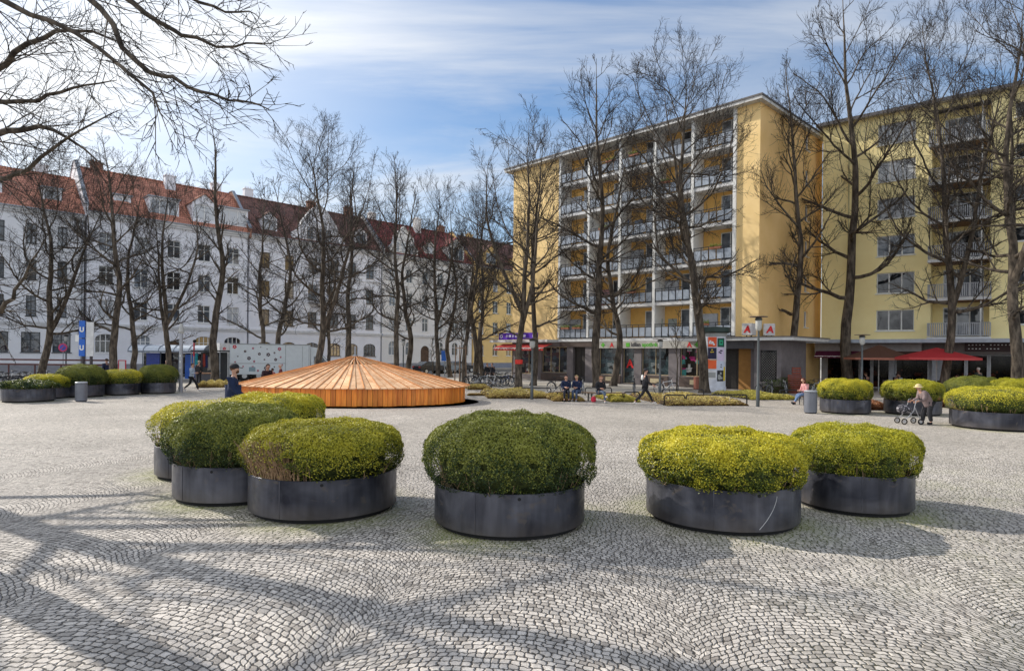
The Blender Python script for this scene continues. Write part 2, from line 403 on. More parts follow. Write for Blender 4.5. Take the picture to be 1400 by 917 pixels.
def sheet(name, m, x0, x1, y0, y1, z, step=None, attrs=None):
    if not step: 
        o = MB().add([(x0,y0,z),(x1,y0,z),(x1,y1,z),(x0,y1,z)], [(0,1,2,3)]).build(name, m)
        return tag(o, kind='structure')
    nx, ny = int((x1-x0)/step)+1, int((y1-y0)/step)+1
    X, Y = np.meshgrid(np.linspace(x0,x1,nx), np.linspace(y0,y1,ny))
    V = np.stack([X.ravel(), Y.ravel(), np.full(X.size, z)], 1)
    idx = np.arange(nx*ny).reshape(ny, nx)
    Fq = np.stack([idx[:-1,:-1].ravel(), idx[:-1,1:].ravel(), idx[1:,1:].ravel(), idx[1:,:-1].ravel()], 1)
    me = bpy.data.meshes.new(name); me.from_pydata(V.tolist(), [], Fq.tolist())
    for k, fn in attrs.items():
        a = me.attributes.new(k, 'FLOAT', 'POINT'); a.data.foreach_set('value', fn(V[:,0], V[:,1]).astype(np.float32))
    me.materials.append(m); o = bpy.data.objects.new(name, me); COL.objects.link(o)
    return tag(o, kind='structure')
def moss(x, y):
    v = np.zeros_like(x)
    for c, r in PGEO:
        d = np.hypot(x - c.x, y - c.y) - r
        s = .65 + .35*np.sin(np.arctan2(y-c.y, x-c.x)*2+c.x*3)
        v = np.maximum(v, np.clip(1 - d/.75, 0, 1) ** 1.2 * s)
    nn = .5 + .5*np.sin(x*2.3+np.sin(y*1.7)*2)*np.sin(y*2.9+np.sin(x*2.1)*1.5)
    nn2 = .5 + .5*np.sin(x*7.3+np.sin(y*6.7)*2)*np.sin(y*8.1+np.sin(x*5.1)*1.5)
    far = np.clip((x-1)/6, 0, 1)*np.clip((17-y)/5, 0, 1)*.3
    return np.clip((v*1.1 + far*nn)*(.25+.9*nn2), 0, 1)
def sand(x, y): return np.clip((y - 11)/12, 0, .62)
asph = mat('asphalt', (.13,.127,.122), .85, var=.15, scale=.6, bump=.4, bscale=60)
gravel = mat('pale gravel', (.40,.37,.32), .9, var=.16, scale=.9, bump=.5, bscale=30)
sheet('ground', mat('far ground', (.2,.19,.17), .9), -900, 900, -600, 1500, 0)
sheet('plaza', ground_mat(), -30, 34, -8, 42, .008, .22, {'moss': moss, 'sand': sand})
# roads and pavements along the two house rows, as slightly raised sheets
def strip(name, m, root, rz, x0, x1, y0, y1, z, kerb=0):
    M = Matrix.Translation(root) @ Matrix.Rotation(rz, 4, 'Z')
    mb = MB(M)
    if kerb: mb.box(x0, x1, y0, y1, 0.0, z)
    else: mb.add([(x0,y0,z),(x1,y0,z),(x1,y1,z),(x0,y1,z)], [(0,1,2,3)])
    return tag(mb.build(name, m), kind='structure')
ROW_O, ROW_A = Vector((-46, 61, 0)), math.atan2(.703, .711)
BAL_O, BAL_A = Vector((0, 61.3, 0)), math.atan2(-.717, .696)
LEM_O, LEM_A = Vector((24.65, 50.2, 0)), math.atan2(-.644, .765)
paveM = mat('pavement slabs', (.36,.34,.31), .85, var=.12, scale=1.4, bump=.3)
sheet('promenade', gravel, -80, 80, 38, 120, .004)
strip('road', asph, ROW_O, ROW_A, -60, 110, -14.5, -4.0, .014)
strip('pavement', paveM, ROW_O, ROW_A, -60, 110, -3.9, 0.3, .13, 1)
strip('pavement', paveM, BAL_O, BAL_A, -14, 26.4, -4.2, .5, .03)
strip('pavement', paveM, LEM_O, LEM_A, -2, 30, -4.5, 1.2, .034)
strip('road_line', mat('road paint', (.7,.7,.68), .7), ROW_O, ROW_A, -60, 110, -9.4, -9.28, .019)

# ---------------------------------------------------------------- shrubs
rng = np.random.default_rng(5)
def sfun(a, ph):     # low frequency lump of an outline
    return .5*np.sin(2*a+ph) + .35*np.sin(3*a+1.7*ph) + .25*np.sin(5*a+2.3*ph)
def hedge_points(n, RX, H, z0, flat, seed, lump=.05, inner=0.):
    """points and normals on a clipped shrub: superellipse profile, bulging above the rim"""
    g = np.random.default_rng(seed)
    a = g.uniform(0, 2*np.pi, n)
    t = g.uniform(0, 1, n)                        # along profile: 0 rim, 1 top centre
    zc = z0 + (H - z0) * .40
    # side part t<.55, top part beyond
    e = flat
    th = np.where(t < .22, -(1 - t/.22)*1.15, (t-.22)/.78*np.pi/2)
    th = np.where(t >= .22, np.arcsin(np.clip(((t-.22)/.78)**1.0, 0, 1)) , th)
    c, s = np.cos(th), np.sin(th)
    up = th >= 0
    r = RX * np.abs(c) ** (2/e)
    z = np.where(up, zc + (H - zc) * np.abs(s) ** (2/e), zc - (zc - z0) * np.abs(s) ** 1.0 * 1.0)
    r = np.where(up, r, RX * (1 - .15 * np.abs(s) ** 1.6))
    # resample radius uniformly over the top
    m = 1 + lump * sfun(a, seed) * .6 + lump * .5*np.sin(9*a + 4*z + seed)
    zz = z + lump * 1.2 * (np.sin(2.1*r*np.cos(a)*3 + seed) * np.sin(2.3*r*np.sin(a)*3 + 2*seed)) * (z > zc) * (H - z0)*.5
    x, y = r*m*np.cos(a), r*m*np.sin(a)
    nx = np.abs(c) ** (2 - 2/e) ; nz = np.sign(s) * np.abs(s) ** (2 - 2/e)
    nrm = np.stack([nx*np.cos(a), nx*np.sin(a), nz*RX/(H-zc)*.8], 1)
    nrm /= np.linalg.norm(nrm, axis=1)[:, None] + 1e-9
    return np.stack([x, y, zz], 1), nrm, a
def leaf_mesh(name, P, Nn, size, g, jit=.9, aspect=.62):
    n = len(P)
    d = Nn + g.normal(0, jit, (n, 3)) * .75; d /= np.linalg.norm(d, axis=1)[:, None]
    t = np.cross(d, g.normal(0, 1, (n, 3))); t /= np.linalg.norm(t, axis=1)[:, None]
    b = np.cross(d, t)
    s = size * g.uniform(.65, 1.35, n)[:, None]
    c0, c1, c2, c3 = P - t*s*.5, P + b*s*.5*aspect, P + t*s*.5, P - b*s*.5*aspect
    V = np.stack([c0, c1, c2, c3], 1).reshape(-1, 3)
    me = bpy.data.meshes.new(name)
    me.vertices.add(4*n); me.vertices.foreach_set('co', V.ravel().astype(np.float32))
    me.loops.add(4*n); me.loops.foreach_set('vertex_index', np.arange(4*n, dtype=np.int32))
    me.polygons.add(n); me.polygons.foreach_set('loop_start', np.arange(0, 4*n, 4, dtype=np.int32))
    try: me.polygons.foreach_set('loop_total', np.full(n, 4, dtype=np.int32))
    except Exception: pass
    me.update(calc_edges=True)
    return me
def shrub(seed, RX, H, flat, m, n=30000, size=.024, bare=False, lump=.05, z0=.53):
    g = np.random.default_rng(seed)
    P, Nn, a = hedge_points(n, RX, H, z0, flat, seed, lump)
    q = P * 17.0
    cl = np.sin(q[:,0]+1.3*np.sin(q[:,1]*.7+seed))*np.sin(q[:,1]+1.1*np.sin(q[:,2]*.8))*np.sin(q[:,2]*1.1+1.2*np.sin(q[:,0]*.6))
    q2 = P * 7.0 + seed
    cl2 = np.sin(q2[:,0]+np.sin(q2[:,1]))*np.sin(q2[:,1]+np.sin(q2[:,2]))*np.sin(q2[:,2]+np.sin(q2[:,0]))
    P = P + Nn * np.maximum(cl*.028 + cl2*.03, -.03)[:,None]
    # area weighting: drop points crowding the top centre
    r = np.hypot(P[:,0], P[:,1]); keep = g.uniform(0, 1, n) < np.clip(r/RX*1.5 + .28, 0, 1)
    # gaps showing dark depth
    gap = np.sin(P[:,0]*9+seed)*np.sin(P[:,1]*8+2*seed)*np.sin(P[:,2]*10+seed)
    keep &= ~((cl < -.35) & (g.uniform(0,1,n) < .30))
    low = np.clip((P[:,2] - z0) / .22, 0, 1); keep &= g.uniform(0,1,n) < (.35 + .65*low)
    keep &= (P[:,2] > z0 + .10) | (np.hypot(P[:,0],P[:,1]) < .985)
    if bare:
        ang = np.abs((a - R(235) + np.pi) % (2*np.pi) - np.pi)
        hh = (P[:,2]-z0)/(H-z0)
        mask = (ang < .42 + .12*np.sin(hh*9)) & (hh < .74 + .08*np.sin(a*13))
        keep &= ~(mask & (g.uniform(0,1,n) < .84))
        ang2 = np.abs((a - R(280) + np.pi) % (2*np.pi) - np.pi)
        keep &= ~((ang2 < 1.0) & (hh < .33) & (g.uniform(0,1,n) < .7))
    P, Nn = P[keep], Nn[keep]
    depth = g.exponential(.035, len(P)) - .025
    P = P - Nn * depth[:, None] 
    stray = g.uniform(0,1,len(P)) < .012; P[stray] += Nn[stray] * g.uniform(.01,.055,stray.sum())[:,None]
    me = leaf_mesh('shrub', P, Nn, size, g); me.materials.append(m)
    o = bpy.data.objects.new('shrub', me); COL.objects.link(o)
    # dark interior mass, well inside the leaves
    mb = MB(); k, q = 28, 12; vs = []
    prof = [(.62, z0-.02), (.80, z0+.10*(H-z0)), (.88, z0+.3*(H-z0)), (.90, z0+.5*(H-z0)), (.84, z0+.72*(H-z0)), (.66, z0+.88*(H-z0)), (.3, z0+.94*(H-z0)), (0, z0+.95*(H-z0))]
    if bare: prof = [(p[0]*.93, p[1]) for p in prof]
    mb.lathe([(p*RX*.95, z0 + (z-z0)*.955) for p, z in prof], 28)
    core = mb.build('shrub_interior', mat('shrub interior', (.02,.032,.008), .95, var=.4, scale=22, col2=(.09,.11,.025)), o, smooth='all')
    # woody stems
    tw = MB(); cnt = 200 if bare else 34
    for i in range(cnt):
        if bare and i < 170: aa = R(235) + g.normal(0, .24)
        else: aa = g.uniform(0, 2*np.pi)
        r0 = RX * (g.uniform(.80, .90) if bare else g.uniform(.70,.80)); x, y = r0*math.cos(aa), r0*math.sin(aa)
        hgt = (H - z0) * (g.uniform(.5, .82) if bare and i < 170 else g.uniform(.15,.42)); k = 1.0 + (RX*.95/r0-1)*g.uniform(.6,1.)
        lean = g.normal(0,.07 if bare else .05)
        pts = [(x,y,z0-.05), (x*(1+(k-1)*.6)+lean*.4,y*(1+(k-1)*.6),z0+hgt*.45), (x*k+lean,y*k+lean*.5,z0+hgt)]
        tw.tube(pts, [.009,.007,.004] if bare else [.009,.006,.003], 3, cap=False)
        for _ in range(2):
            f = g.uniform(.35,.8); b0 = Vector(pts[0]).lerp(Vector(pts[2]), f)
            tw.tube([b0, b0 + Vector((g.normal(0,.05), g.normal(0,.05), g.uniform(.08,.2)))], [.005,.002], 3, cap=False)
    tw.build('twig_leaves' if False else 'bare_foliage', mat('dry twigs', (.34,.225,.13), .8, var=.35, scale=12), o)
    return o
LM = {
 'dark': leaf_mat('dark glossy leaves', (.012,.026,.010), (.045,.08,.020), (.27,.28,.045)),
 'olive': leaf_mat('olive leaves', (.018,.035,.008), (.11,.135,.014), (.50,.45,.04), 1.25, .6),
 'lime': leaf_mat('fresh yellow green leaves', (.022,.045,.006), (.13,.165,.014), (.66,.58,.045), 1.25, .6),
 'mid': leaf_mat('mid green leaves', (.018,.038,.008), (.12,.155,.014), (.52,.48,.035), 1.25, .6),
}
steel = mat('raw steel sheet', (.10,.103,.125), .36, metal=.6, var=.62, scale=2.1, bump=.06, bscale=6, stretch=(1,1,.35), lo=.3, hi=.75, spec=.5, obj_rand=.12)
def steel_mat():
    m, n, l, b = nt('weathered steel sheet')
    tc = N(n, 'ShaderNodeTexCoord'); oi = N(n, 'ShaderNodeObjectInfo')
    ad = N(n, 'ShaderNodeVectorMath', operation='ADD'); l.new(tc.outputs['Object'], ad.inputs[0]); l.new(oi.outputs['Location'], ad.inputs[1])
    def noise(scale, sc, det=6., dist=0.):
        mp = N(n, 'ShaderNodeMapping'); mp.inputs['Scale'].default_value = sc; l.new(ad.outputs[0], mp.inputs[0])
        z = N(n, 'ShaderNodeTexNoise', i_Scale=scale, i_Detail=det, i_Distortion=dist); l.new(mp.outputs[0], z.inputs['Vector']); return z.outputs['Fac']
    big = noise(1.5, (1,1,1), 3., .6); streak = noise(9., (1,1,.12)); stain = noise(3.2, (1,1,1.4), 8., 1.2)
    rp = N(n, 'ShaderNodeValToRGB'); e = rp.color_ramp.elements; e[0].position=.32; e[1].position=.68; e[0].color=(.022,.024,.036,1); e[1].color=(.12,.124,.15,1); l.new(big, rp.inputs[0])
    r2 = N(n, 'ShaderNodeMapRange', i_From_Min=.35, i_From_Max=.65, i_To_Min=.78, i_To_Max=1.18); l.new(streak, r2.inputs[0])
    hs = N(n, 'ShaderNodeHueSaturation'); l.new(rp.outputs[0], hs.inputs['Color']); l.new(r2.outputs[0], hs.inputs['Value'])
    sx = N(n, 'ShaderNodeSeparateXYZ'); l.new(tc.outputs['Object'], sx.inputs[0])
    zb = N(n, 'ShaderNodeMapRange', i_From_Min=.30, i_From_Max=.06); l.new(sx.outputs[2], zb.inputs[0])
    mu = N(n, 'ShaderNodeMath', operation='MULTIPLY'); l.new(zb.outputs[0], mu.inputs[0]); l.new(stain, mu.inputs[1])
    s2 = N(n, 'ShaderNodeMapRange', i_From_Min=.60, i_From_Max=.70, i_To_Max=.6); l.new(stain, s2.inputs[0])
    mxx = N(n, 'ShaderNodeMath', operation='MAXIMUM'); l.new(mu.outputs[0], mxx.inputs[0]); l.new(s2.outputs[0], mxx.inputs[1])
    mx = N(n, 'ShaderNodeMix', data_type='RGBA'); l.new(mxx.outputs[0], mx.inputs[0]); l.new(hs.outputs[0], mx.inputs[6]); mx.inputs[7].default_value = (.13,.11,.095,1)
    l.new(mx.outputs[2], b.inputs['Base Color']); b.inputs['Metallic'].default_value = .6
    rr = N(n, 'ShaderNodeMapRange', i_From_Min=.3, i_From_Max=.7, i_To_Min=.28, i_To_Max=.55); l.new(stain, rr.inputs[0]); l.new(rr.outputs[0], b.inputs['Roughness'])
    bp = N(n, 'ShaderNodeBump', i_Strength=.12, i_Distance=.02); l.new(big, bp.inputs['Height']); l.new(bp.outputs[0], b.inputs['Normal'])
    return m
steel = steel_mat()
black = mat('black plinth', (.012,.012,.013), .8)
soil = mat('soil', (.05,.035,.022), .95, bump=.6)
def make_planter(style, r):
    t = empty('planter')
    mb = MB(); W = .022
    mb.lathe([(1.0-W, .30), (1.0-W, .61), (1.0-.006, .616), (1.0, .610), (1.0, .075), (1.0-W, .07), (1.0-W, .30)], 96)
    mb.build('steel_ring', steel, t, smooth=True)
    MB().lathe([(.93, 0), (.93, .085)], 64).build('plinth', black, t, smooth=True)
    MB().lathe([(0.0, .53), (.975, .52)], 48).build('soil', soil, t)
    MB().box(.999, 1.004, -.006, .006, .08, .605).build('weld_seam', steel, t).rotation_euler = (0,0,R(250))
    hb = MB()
    a = R(281)
    d = Vector((math.cos(a), math.sin(a), 0)); c = d*1.001 + Vector((0,0,.555))
    hb.tube([c - d*.004, c + d*.003], .022, 12); hb.build('drain_hole', black, t)
    return t
protoring = {}
SH = {}
def get_shrub(style):
    if style in SH: return SH[style]
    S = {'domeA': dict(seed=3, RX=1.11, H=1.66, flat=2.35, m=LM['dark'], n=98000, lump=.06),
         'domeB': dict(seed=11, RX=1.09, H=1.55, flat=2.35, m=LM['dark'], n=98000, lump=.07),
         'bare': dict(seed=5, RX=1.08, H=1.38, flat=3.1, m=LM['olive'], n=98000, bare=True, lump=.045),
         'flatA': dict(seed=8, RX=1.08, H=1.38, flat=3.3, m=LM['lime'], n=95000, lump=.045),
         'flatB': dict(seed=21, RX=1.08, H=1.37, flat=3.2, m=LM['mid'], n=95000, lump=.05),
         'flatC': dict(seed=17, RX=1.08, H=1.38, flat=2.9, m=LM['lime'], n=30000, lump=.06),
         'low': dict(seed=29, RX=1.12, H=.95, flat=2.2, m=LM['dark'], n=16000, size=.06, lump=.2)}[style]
    SH[style] = (shrub(**S), S['H'], [False])
    return SH[style]
ring0 = None
for (px, yf, wpx, H, style, lab), (c, r) in zip(PL, PGEO):
    if ring0 is None: t = ring0 = make_planter(style, r)
    else:
        t = empty('planter')
        for ch in KIDS(ring0):
            if not ch.name.startswith('shrub'):
                q = ch.copy(); COL.objects.link(q); q.parent = t
    t.location = c; t.scale = (r, r, 1.0); t.rotation_euler = (0,0, R(random.uniform(-12, 12)) - math.atan2(c.x, c.y)*.0)
    tag(t, lab, 'planter', 'round steel planters with shrubs on the square')
    s, sh, used = get_shrub(style)
    if used[0]: s = copy_tree(s)
    used[0] = True
    s.parent = t; s.scale = (1, 1, 1)
    if abs(sh - H) > .02: s.scale = (1, 1, 1 + (H - sh)/(sh))
    if style not in ('bare',): s.rotation_euler = (0,0, random.uniform(0, 6))
    if style == 'bare': s['label'] = 'olive clipped hedge with bare brown stems on one side'
# scratch on the bright planter's ring
c, r = PGEO[3]
pts = []
for i in range(9):
    f = i/8; a = R(292 - 14*f**1.6*1.0); z = .54 - .43*f
    pts.append((c.x + (r+.002)*math.cos(a), c.y + (r+.002)*math.sin(a), z))
par = [o for o in bpy.data.objects if o.get('label') == PL[3][5]][0]
ch = MB(par.matrix_basis.inverted()).tube(pts, .004, 4).build('scratch', mat('pale scratch', (.5,.5,.5), .6), par)

# ---------------------------------------------------------------- bare trees
bark = mat('bark', (.06,.045,.033), .9, var=.45, scale=5, bump=1.0, bscale=14, col2=(.20,.16,.12), stretch=(1,1,.3), lo=.4, hi=.75)
twigM = mat('twigs', (.020,.015,.012), .85, var=.3)
def rv(g): return Vector((g.gauss(0,1), g.gauss(0,1), g.gauss(0,1)))
class Tree:
    def __init__(s, seed, rm=1.): s.rm = rm; s.g = random.Random(seed); s.wood = MB(); s.tw = MB()
    def curve(s, p, d, L, k, wig, up, drop=0.):
        pts = [p.copy()]; d = d.normalized()
        for i in range(k):
            d = (d + rv(s.g)*wig + Vector((0,0,up)) - Vector((0,0,drop*(i/k)))).normalized()
            p = p + d * (L/k); pts.append(p.copy())
        return pts
    def at(s, pts, f):
        x = f*(len(pts)-1); i = min(int(x), len(pts)-2); return pts[i].lerp(pts[i+1], x-i), (pts[i+1]-pts[i]).normalized()
    def branch(s, p, d, L, r, lvl, up=.06, wig=.10, dens=1., maxl=3):
        g = s.g; k = max(3, int(L/ .55)) if lvl <= 1 else 3
        if lvl == 2: k = 4
        pts = s.curve(p, d, L, k, wig if lvl < 2 else wig*1.2, up)
        rt = r*.28 if lvl < 3 else r*.4
        rad = [r + (rt-r)*(i/k)**.8 for i in range(k+1)]
        (s.wood if lvl <= 1 else s.tw).tube(pts, rad, 6 if lvl == 0 else 5 if lvl == 1 else 3, cap=False)
        if lvl >= maxl: return
        nb = [0, L*1.75, L*3.0, L*6.0][lvl+1] if lvl < 2 else L*5.2
        nb = int({0: L*1.35, 1: L*2.5, 2: L*2.1}[lvl]*dens + g.random()) + (1 if lvl == 1 else 2)
        for j in range(nb):
            f = (.16 if lvl == 0 else .12) + .86*(j + g.random())/nb
            q, t = s.at(pts, min(f, .995))
            side = t.cross(rv(g)).normalized()
            ang = g.uniform(.45, .95)
            dd = t*math.cos(ang) + side*math.sin(ang)
            l2 = {0: L*(.50*(1-f)+.20), 1: L*(.42*(1-f)+.26), 2: L*(.4*(1-f)+.35)}[lvl]*g.uniform(.6,1.25)
            l2 = min(l2, {0: 3.6, 1: 1.7, 2: .8}[lvl])
            r2 = max(r*(1-.7*f)*{0: .55, 1: .58, 2:.6}[lvl], {0:.017, 1:.014, 2:.0105}[lvl]*s.rm)
            s.branch(q, dd, l2, r2, lvl+1, up*(.9 if lvl else 1)+.02, wig, dens, maxl)
def bare_tree(seed, H=22., r0=.26, clear=4.2, spread=5.5, nprim=24, lean=(0,0), fork=0, shape='oval', dens=1., narrow=1.0):
    T = Tree(seed); g = T.g
    k = 18; pts = []; x = y = 0.; vx = vy = 0.
    for i in range(k+1):
        f = i/k; pts.append(Vector((x + lean[0]*f*H + .0, y + lean[1]*f*H, H*f)))
        vx = vx*.7 + g.gauss(0,.09); vy = vy*.7 + g.gauss(0,.09); x += vx; y += vy
    pts[0].z = -.05
    rad = [max(r0*(1-(i/k))**.85, .012) for i in range(k+1)]; rad[0] = r0*1.35; 
    base = [pts[0], pts[0].lerp(pts[1], .25), pts[0].lerp(pts[1], .6)] + pts[1:]
    rb = [r0*1.45, r0*1.12, r0*1.0] + rad[1:]
    rb = [x*1.28 for x in rb]; T.wood.tube(base, rb, 12, cap=False)
    stems = [(pts, rad, clear/H)]
    for fk in range(fork):          # co-dominant leaders rising from the stem
        f = clear/H*g.uniform(.95,1.35) + .06*fk; q, t = T.at(pts, f); a = g.uniform(0, 2*math.pi)
        dd = Vector((math.cos(a)*.55, math.sin(a)*.3, .95))
        LL = (H - q.z)*g.uniform(.74,.92); sp = T.curve(q, dd, LL, 14, .06, .085)
        rr0 = r0*.85; sr = [max(rr0*(1-i/14)**.85, .012) for i in range(15)]
        T.wood.tube(sp, sr, 8, cap=False); stems.append((sp, sr, .12))
    for si, (sp, sr, f0) in enumerate(stems):
        nn = nprim if si == 0 else nprim//2; az = g.uniform(0, 6)
        for j in range(nn):
            u = (j + g.uniform(.1,.9))/nn; f = f0 + (.985-f0)*u**.92
            q, t = T.at(sp, f); az += 2.4 + g.uniform(-.5,.5)
            if shape == 'oval': env = math.sin(math.pi*min(1, .30 + u*.66))**.8
            elif shape == 'column': env = .55*math.sin(math.pi*min(1, .28+u*.68))**.7
            else: env = .35 + .8*math.sin(math.pi*(.18+u*.7))
            L = spread*env*g.uniform(.72,1.2)*(1 if si == 0 else .7)
            el = R((2 if shape == 'wide' else 12 if shape != 'column' else 46) + 46*u + g.uniform(-12,14))
            d = Vector((math.cos(az)*math.cos(el), math.sin(az)*math.cos(el), math.sin(el)))
            i = min(int(f*(len(sr)-1)), len(sr)-1)
            T.branch(q, d, max(L, 1.0), max(min(sr[i]*.66, .032+L*.021), .020), 0, up=.075 if shape != 'column' else .10, wig=.14, dens=dens)
    return T.wood, T.tw
TREEV = {}
def tree_proto(key, **kw):
    w_, t_ = bare_tree(**kw)
    o = empty('tree')
    w_.build('trunk', bark, o, smooth='all'); t_.build('crown', twigM, o)
    TREEV[key] = [o, max(v[2] for v in t_.v)*.935, False]
tree_proto('A', seed=1, H=22, r0=.25, clear=4.8, spread=5.4, nprim=21, shape='oval')
tree_proto('B', seed=2, H=22, r0=.27, clear=4.4, spread=6.0, nprim=20, shape='wide', fork=1)
tree_proto('C', seed=3, H=20, r0=.22, clear=4.2, spread=4.6, nprim=24, shape='column')
tree_proto('D', seed=4, H=21, r0=.24, clear=3.8, spread=5.2, nprim=17, shape='wide', fork=2)
tree_proto('E', seed=6, H=16, r0=.17, clear=3.0, spread=4.2, nprim=20, shape='oval', lean=(.03,0))
def put_tree(key, px, yb, ytop, label, rz=0., wide=1., Y=None, group='bare trees around the square'):
    p = G(px, yb) if Y is None else D(px, Y)
    v = ray(px, ytop)[1]; H = CAMH - v/F*p.y
    o, h0, used = TREEV[key]
    if not used: TREEV[key][2] = True; c = o
    else: c = copy_tree(o)
    c.location = p; c.rotation_euler = (0,0,rz); s = H/h0; wide *= 1.1 if px < 700 else 1.0; c.scale = (s*wide, s*wide, s)
    tag(c, label, 'tree', group)
TREES = [ # key, px, base y, top y, label, rz, wide
 ('B', 52, 528, 205, 'bare tree rising from the bicycle racks in front of the white corner house', 1.0, 1.),
 ('A', 157, 531, 205, 'bare tree behind the olive dome planter by the tall blue and white transit sign', 2.0, 1.),
 ('E', 182, 528, 262, 'thin bare tree just beside the taller one near the transit sign', .3, 1.),
 ('D', 231, 528, 238, 'bare spreading tree at the glass bus shelter', 3.4, .9),
 ('C', 294, 527, 180, 'narrow upright bare tree at the end of the flowered truck', .5, 1.05),
 ('E', 354, 520, 262, 'slender bare tree behind the flowered truck', 2.2, .9),
 ('E', 386, 519, 250, 'forked small bare tree behind the pale box of the truck', 4.0, 1.),
 ('B', 428, 531, 180, 'thick trunked bare tree in front of the truck cab', .6, .92),
 ('D', 448, 518, 300, 'low forking bare tree between the truck cab and the wooden cover peak', 5.0, .8),
 ('A', 476, 524, 235, 'slightly tilted bare tree behind the peak of the wooden cover', 4.1, .9),
 ('E', 554, 522, 262, 'slender bare tree behind the wooden cover, next to the distant lamp', 1.4, 1.),
 ('A', 541, 526, 222, 'tall bare tree behind the wooden cover slope', .9, .8),
 ('D', 599, 524, 246, 'bare tree with drooping low limb behind the lower edge of the wooden cover', 2.6, .75),
 ('E', 616, 516, 300, 'small bare tree by the parked car', 3.9, 1.),
 ('B', 634, 526, 260, 'bare tree with a long mossy limb standing beside wooden stakes', 1.9, .8),
 ('C', 651, 522, 290, 'narrow bare tree among the parked bicycles', 2.9, 1.1),
 ('E', 660, 518, 280, 'thin bare tree behind the parked bicycles before the ochre house', 5.2, 1.),
 ('D', 709, 531, 168, 'bare tree with a red band around its trunk', .2, .95),
 ('A', 729, 527, 190, 'bare tree in front of the striped shop awning', 5.6, .8),
 ('A', 817, 530, 106, 'bare tree rising behind the bench with one seated person', 3.0, .92),
 ('E', 838, 528, 215, 'twin stem bare tree touching the trunk behind the single sitter', .8, 1.1),
 ('B', 963, 537, 56, 'large bare tree beside the poster column', 4.4, .95),
 ('A', 1088, 534, 100, 'bare tree beside the red brown crates and box hedge', 1.2, .85),
 ('A', 1161, 533, 12, 'tallest bare tree, in front of the cafe with the purple awning', 2.4, .92),
 ('B', 1288, 541, 32, 'bare tree with pale pruning scars beside the red parasol', 5.5, .78),
 ('D', 1392, 549, -22, 'thick trunked bare tree at the picture edge by the cafe door', 1.7, .95),
]
for t in TREES: put_tree(*t[:5], rz=t[5], wide=t[6])
# two big trees beside the photographer, whose limbs hang into the view
def near_tree(loc, seed, H, r0, limbs, label, dens=.62):
    T = Tree(seed, .5); g = T.g
    o = empty('tree', loc, label=label, cat='tree', group='bare trees around the square')
    k = 16; pts = [Vector((.25*math.sin(i*.7+seed), .2*math.cos(i*.5), H*i/k)) for i in range(k+1)]
    T.wood.tube(pts, [max(r0*(1-i/k)**.8, .02) for i in range(k+1)], 12, cap=False)
    for (z, path, r) in limbs:
        q, _ = T.at(pts, z/H); P = [q] + [Vector(p) - Vector(loc) for p in path]
        # smooth path
        S = []
        for i in range(len(P)-1):
            p0, p1, p2, p3 = P[max(i-1,0)], P[i], P[i+1], P[min(i+2, len(P)-1)]
            for j in range(4):
                t = j/4; S.append(.5*((2*p1) + (p2-p0)*t + (2*p0-5*p1+4*p2-p3)*t*t + (3*p1-p0-3*p2+p3)*t**3) + rv(g)*.02)
        S.append(P[-1]); m = len(S)-1
        T.wood.tube(S, [r*(1-i/m)**.9 + .006 for i in range(m+1)], 8, cap=False)
        L = sum((S[i+1]-S[i]).length for i in range(m))
        for j in range(int(L*3.2)):
            f = .25 + .75*(j+g.random())/(L*3.2); f = min(f, .99)
            q2, t2 = T.at(S, f); side = t2.cross(rv(g)).normalized(); an = g.uniform(.35,.75)
            d = t2*math.cos(an) + side*math.sin(an) + Vector((0,0,-.05))
            T.branch(q2, d, (1.3*(1-f)+.6)*g.uniform(.6,1.2), max(r*(1-f)*.32, .006), 1, up=-.01, wig=.07, dens=.8)
    az = 0
    for j in range(14):
        u = j/14; f = .34 + .64*u; q, t = T.at(pts, f); az += 2.4 + g.uniform(-.4,.4); el = R(20+45*u)
        T.branch(q, Vector((math.cos(az)*math.cos(el), math.sin(az)*math.cos(el), math.sin(el))), (H*.32)*math.sin(math.pi*(.25+.65*u))*g.uniform(.8,1.15), .09*(1-u)+.03, 0, up=.05, dens=dens)
    T.wood.build('trunk', bark, o, smooth='all'); T.tw.build('crown', twigM, o)
def W3(px, py, Y):
    u, v = ray(px, py); return (u/F*Y, Y, CAMH - v/F*Y)
near_tree((-9.6, 8.4, 0), 31, 17, .30, [
   (7.4, [W3(-60, -60, 8.6), W3(110, -14, 8.2), W3(185, 85, 8.0), W3(240, 112, 7.9), W3(310, 133, 7.8), W3(368, 150, 7.8)], .048),
   (8.2, [W3(20, -80, 9.2), W3(160, -10, 9.0), W3(235, 42, 8.8), W3(300, 62, 8.7), W3(372, 60, 8.6)], .055),
   (8.8, [W3(60, -100, 10.2), W3(200, -40, 9.8), W3(290, 10, 9.6), W3(350, 20, 9.5)], .05),
   (7.0, [W3(-80, -20, 8.0), W3(70, 30, 8.0), W3(190, 110, 7.6), W3(222, 160, 7.5)], .045),
  ], 'large bare tree whose drooping limbs hang into the sky above the red roofs')
near_tree((-15.5, 13.2, 0), 37, 19, .36, [
   (6.8, [W3(-60, 190, 13.4), W3(25, 178, 13), W3(75, 178, 12.6), W3(150, 230, 12.2)], .10),
   (7.6, [W3(-50, 110, 13), W3(40, 60, 12.6), W3(110, 40, 12.2), W3(170, 60, 12)], .08),
   (6.0, [W3(-60, 240, 13), W3(20, 240, 12.8), W3(90, 190, 12.4), W3(165, 150, 12)], .07),
   (4.6, [W3(-70, 380, 13), W3(-10, 425, 12.6), W3(22, 395, 12.4), W3(60, 330, 12)], .09),
   (8.2, [W3(-60, 130, 13), W3(30, 140, 12.8), W3(100, 120, 12.6), W3(160, 110, 12)], .07),
  ], 'dense bare tree at the picture edge in front of the white corner house')
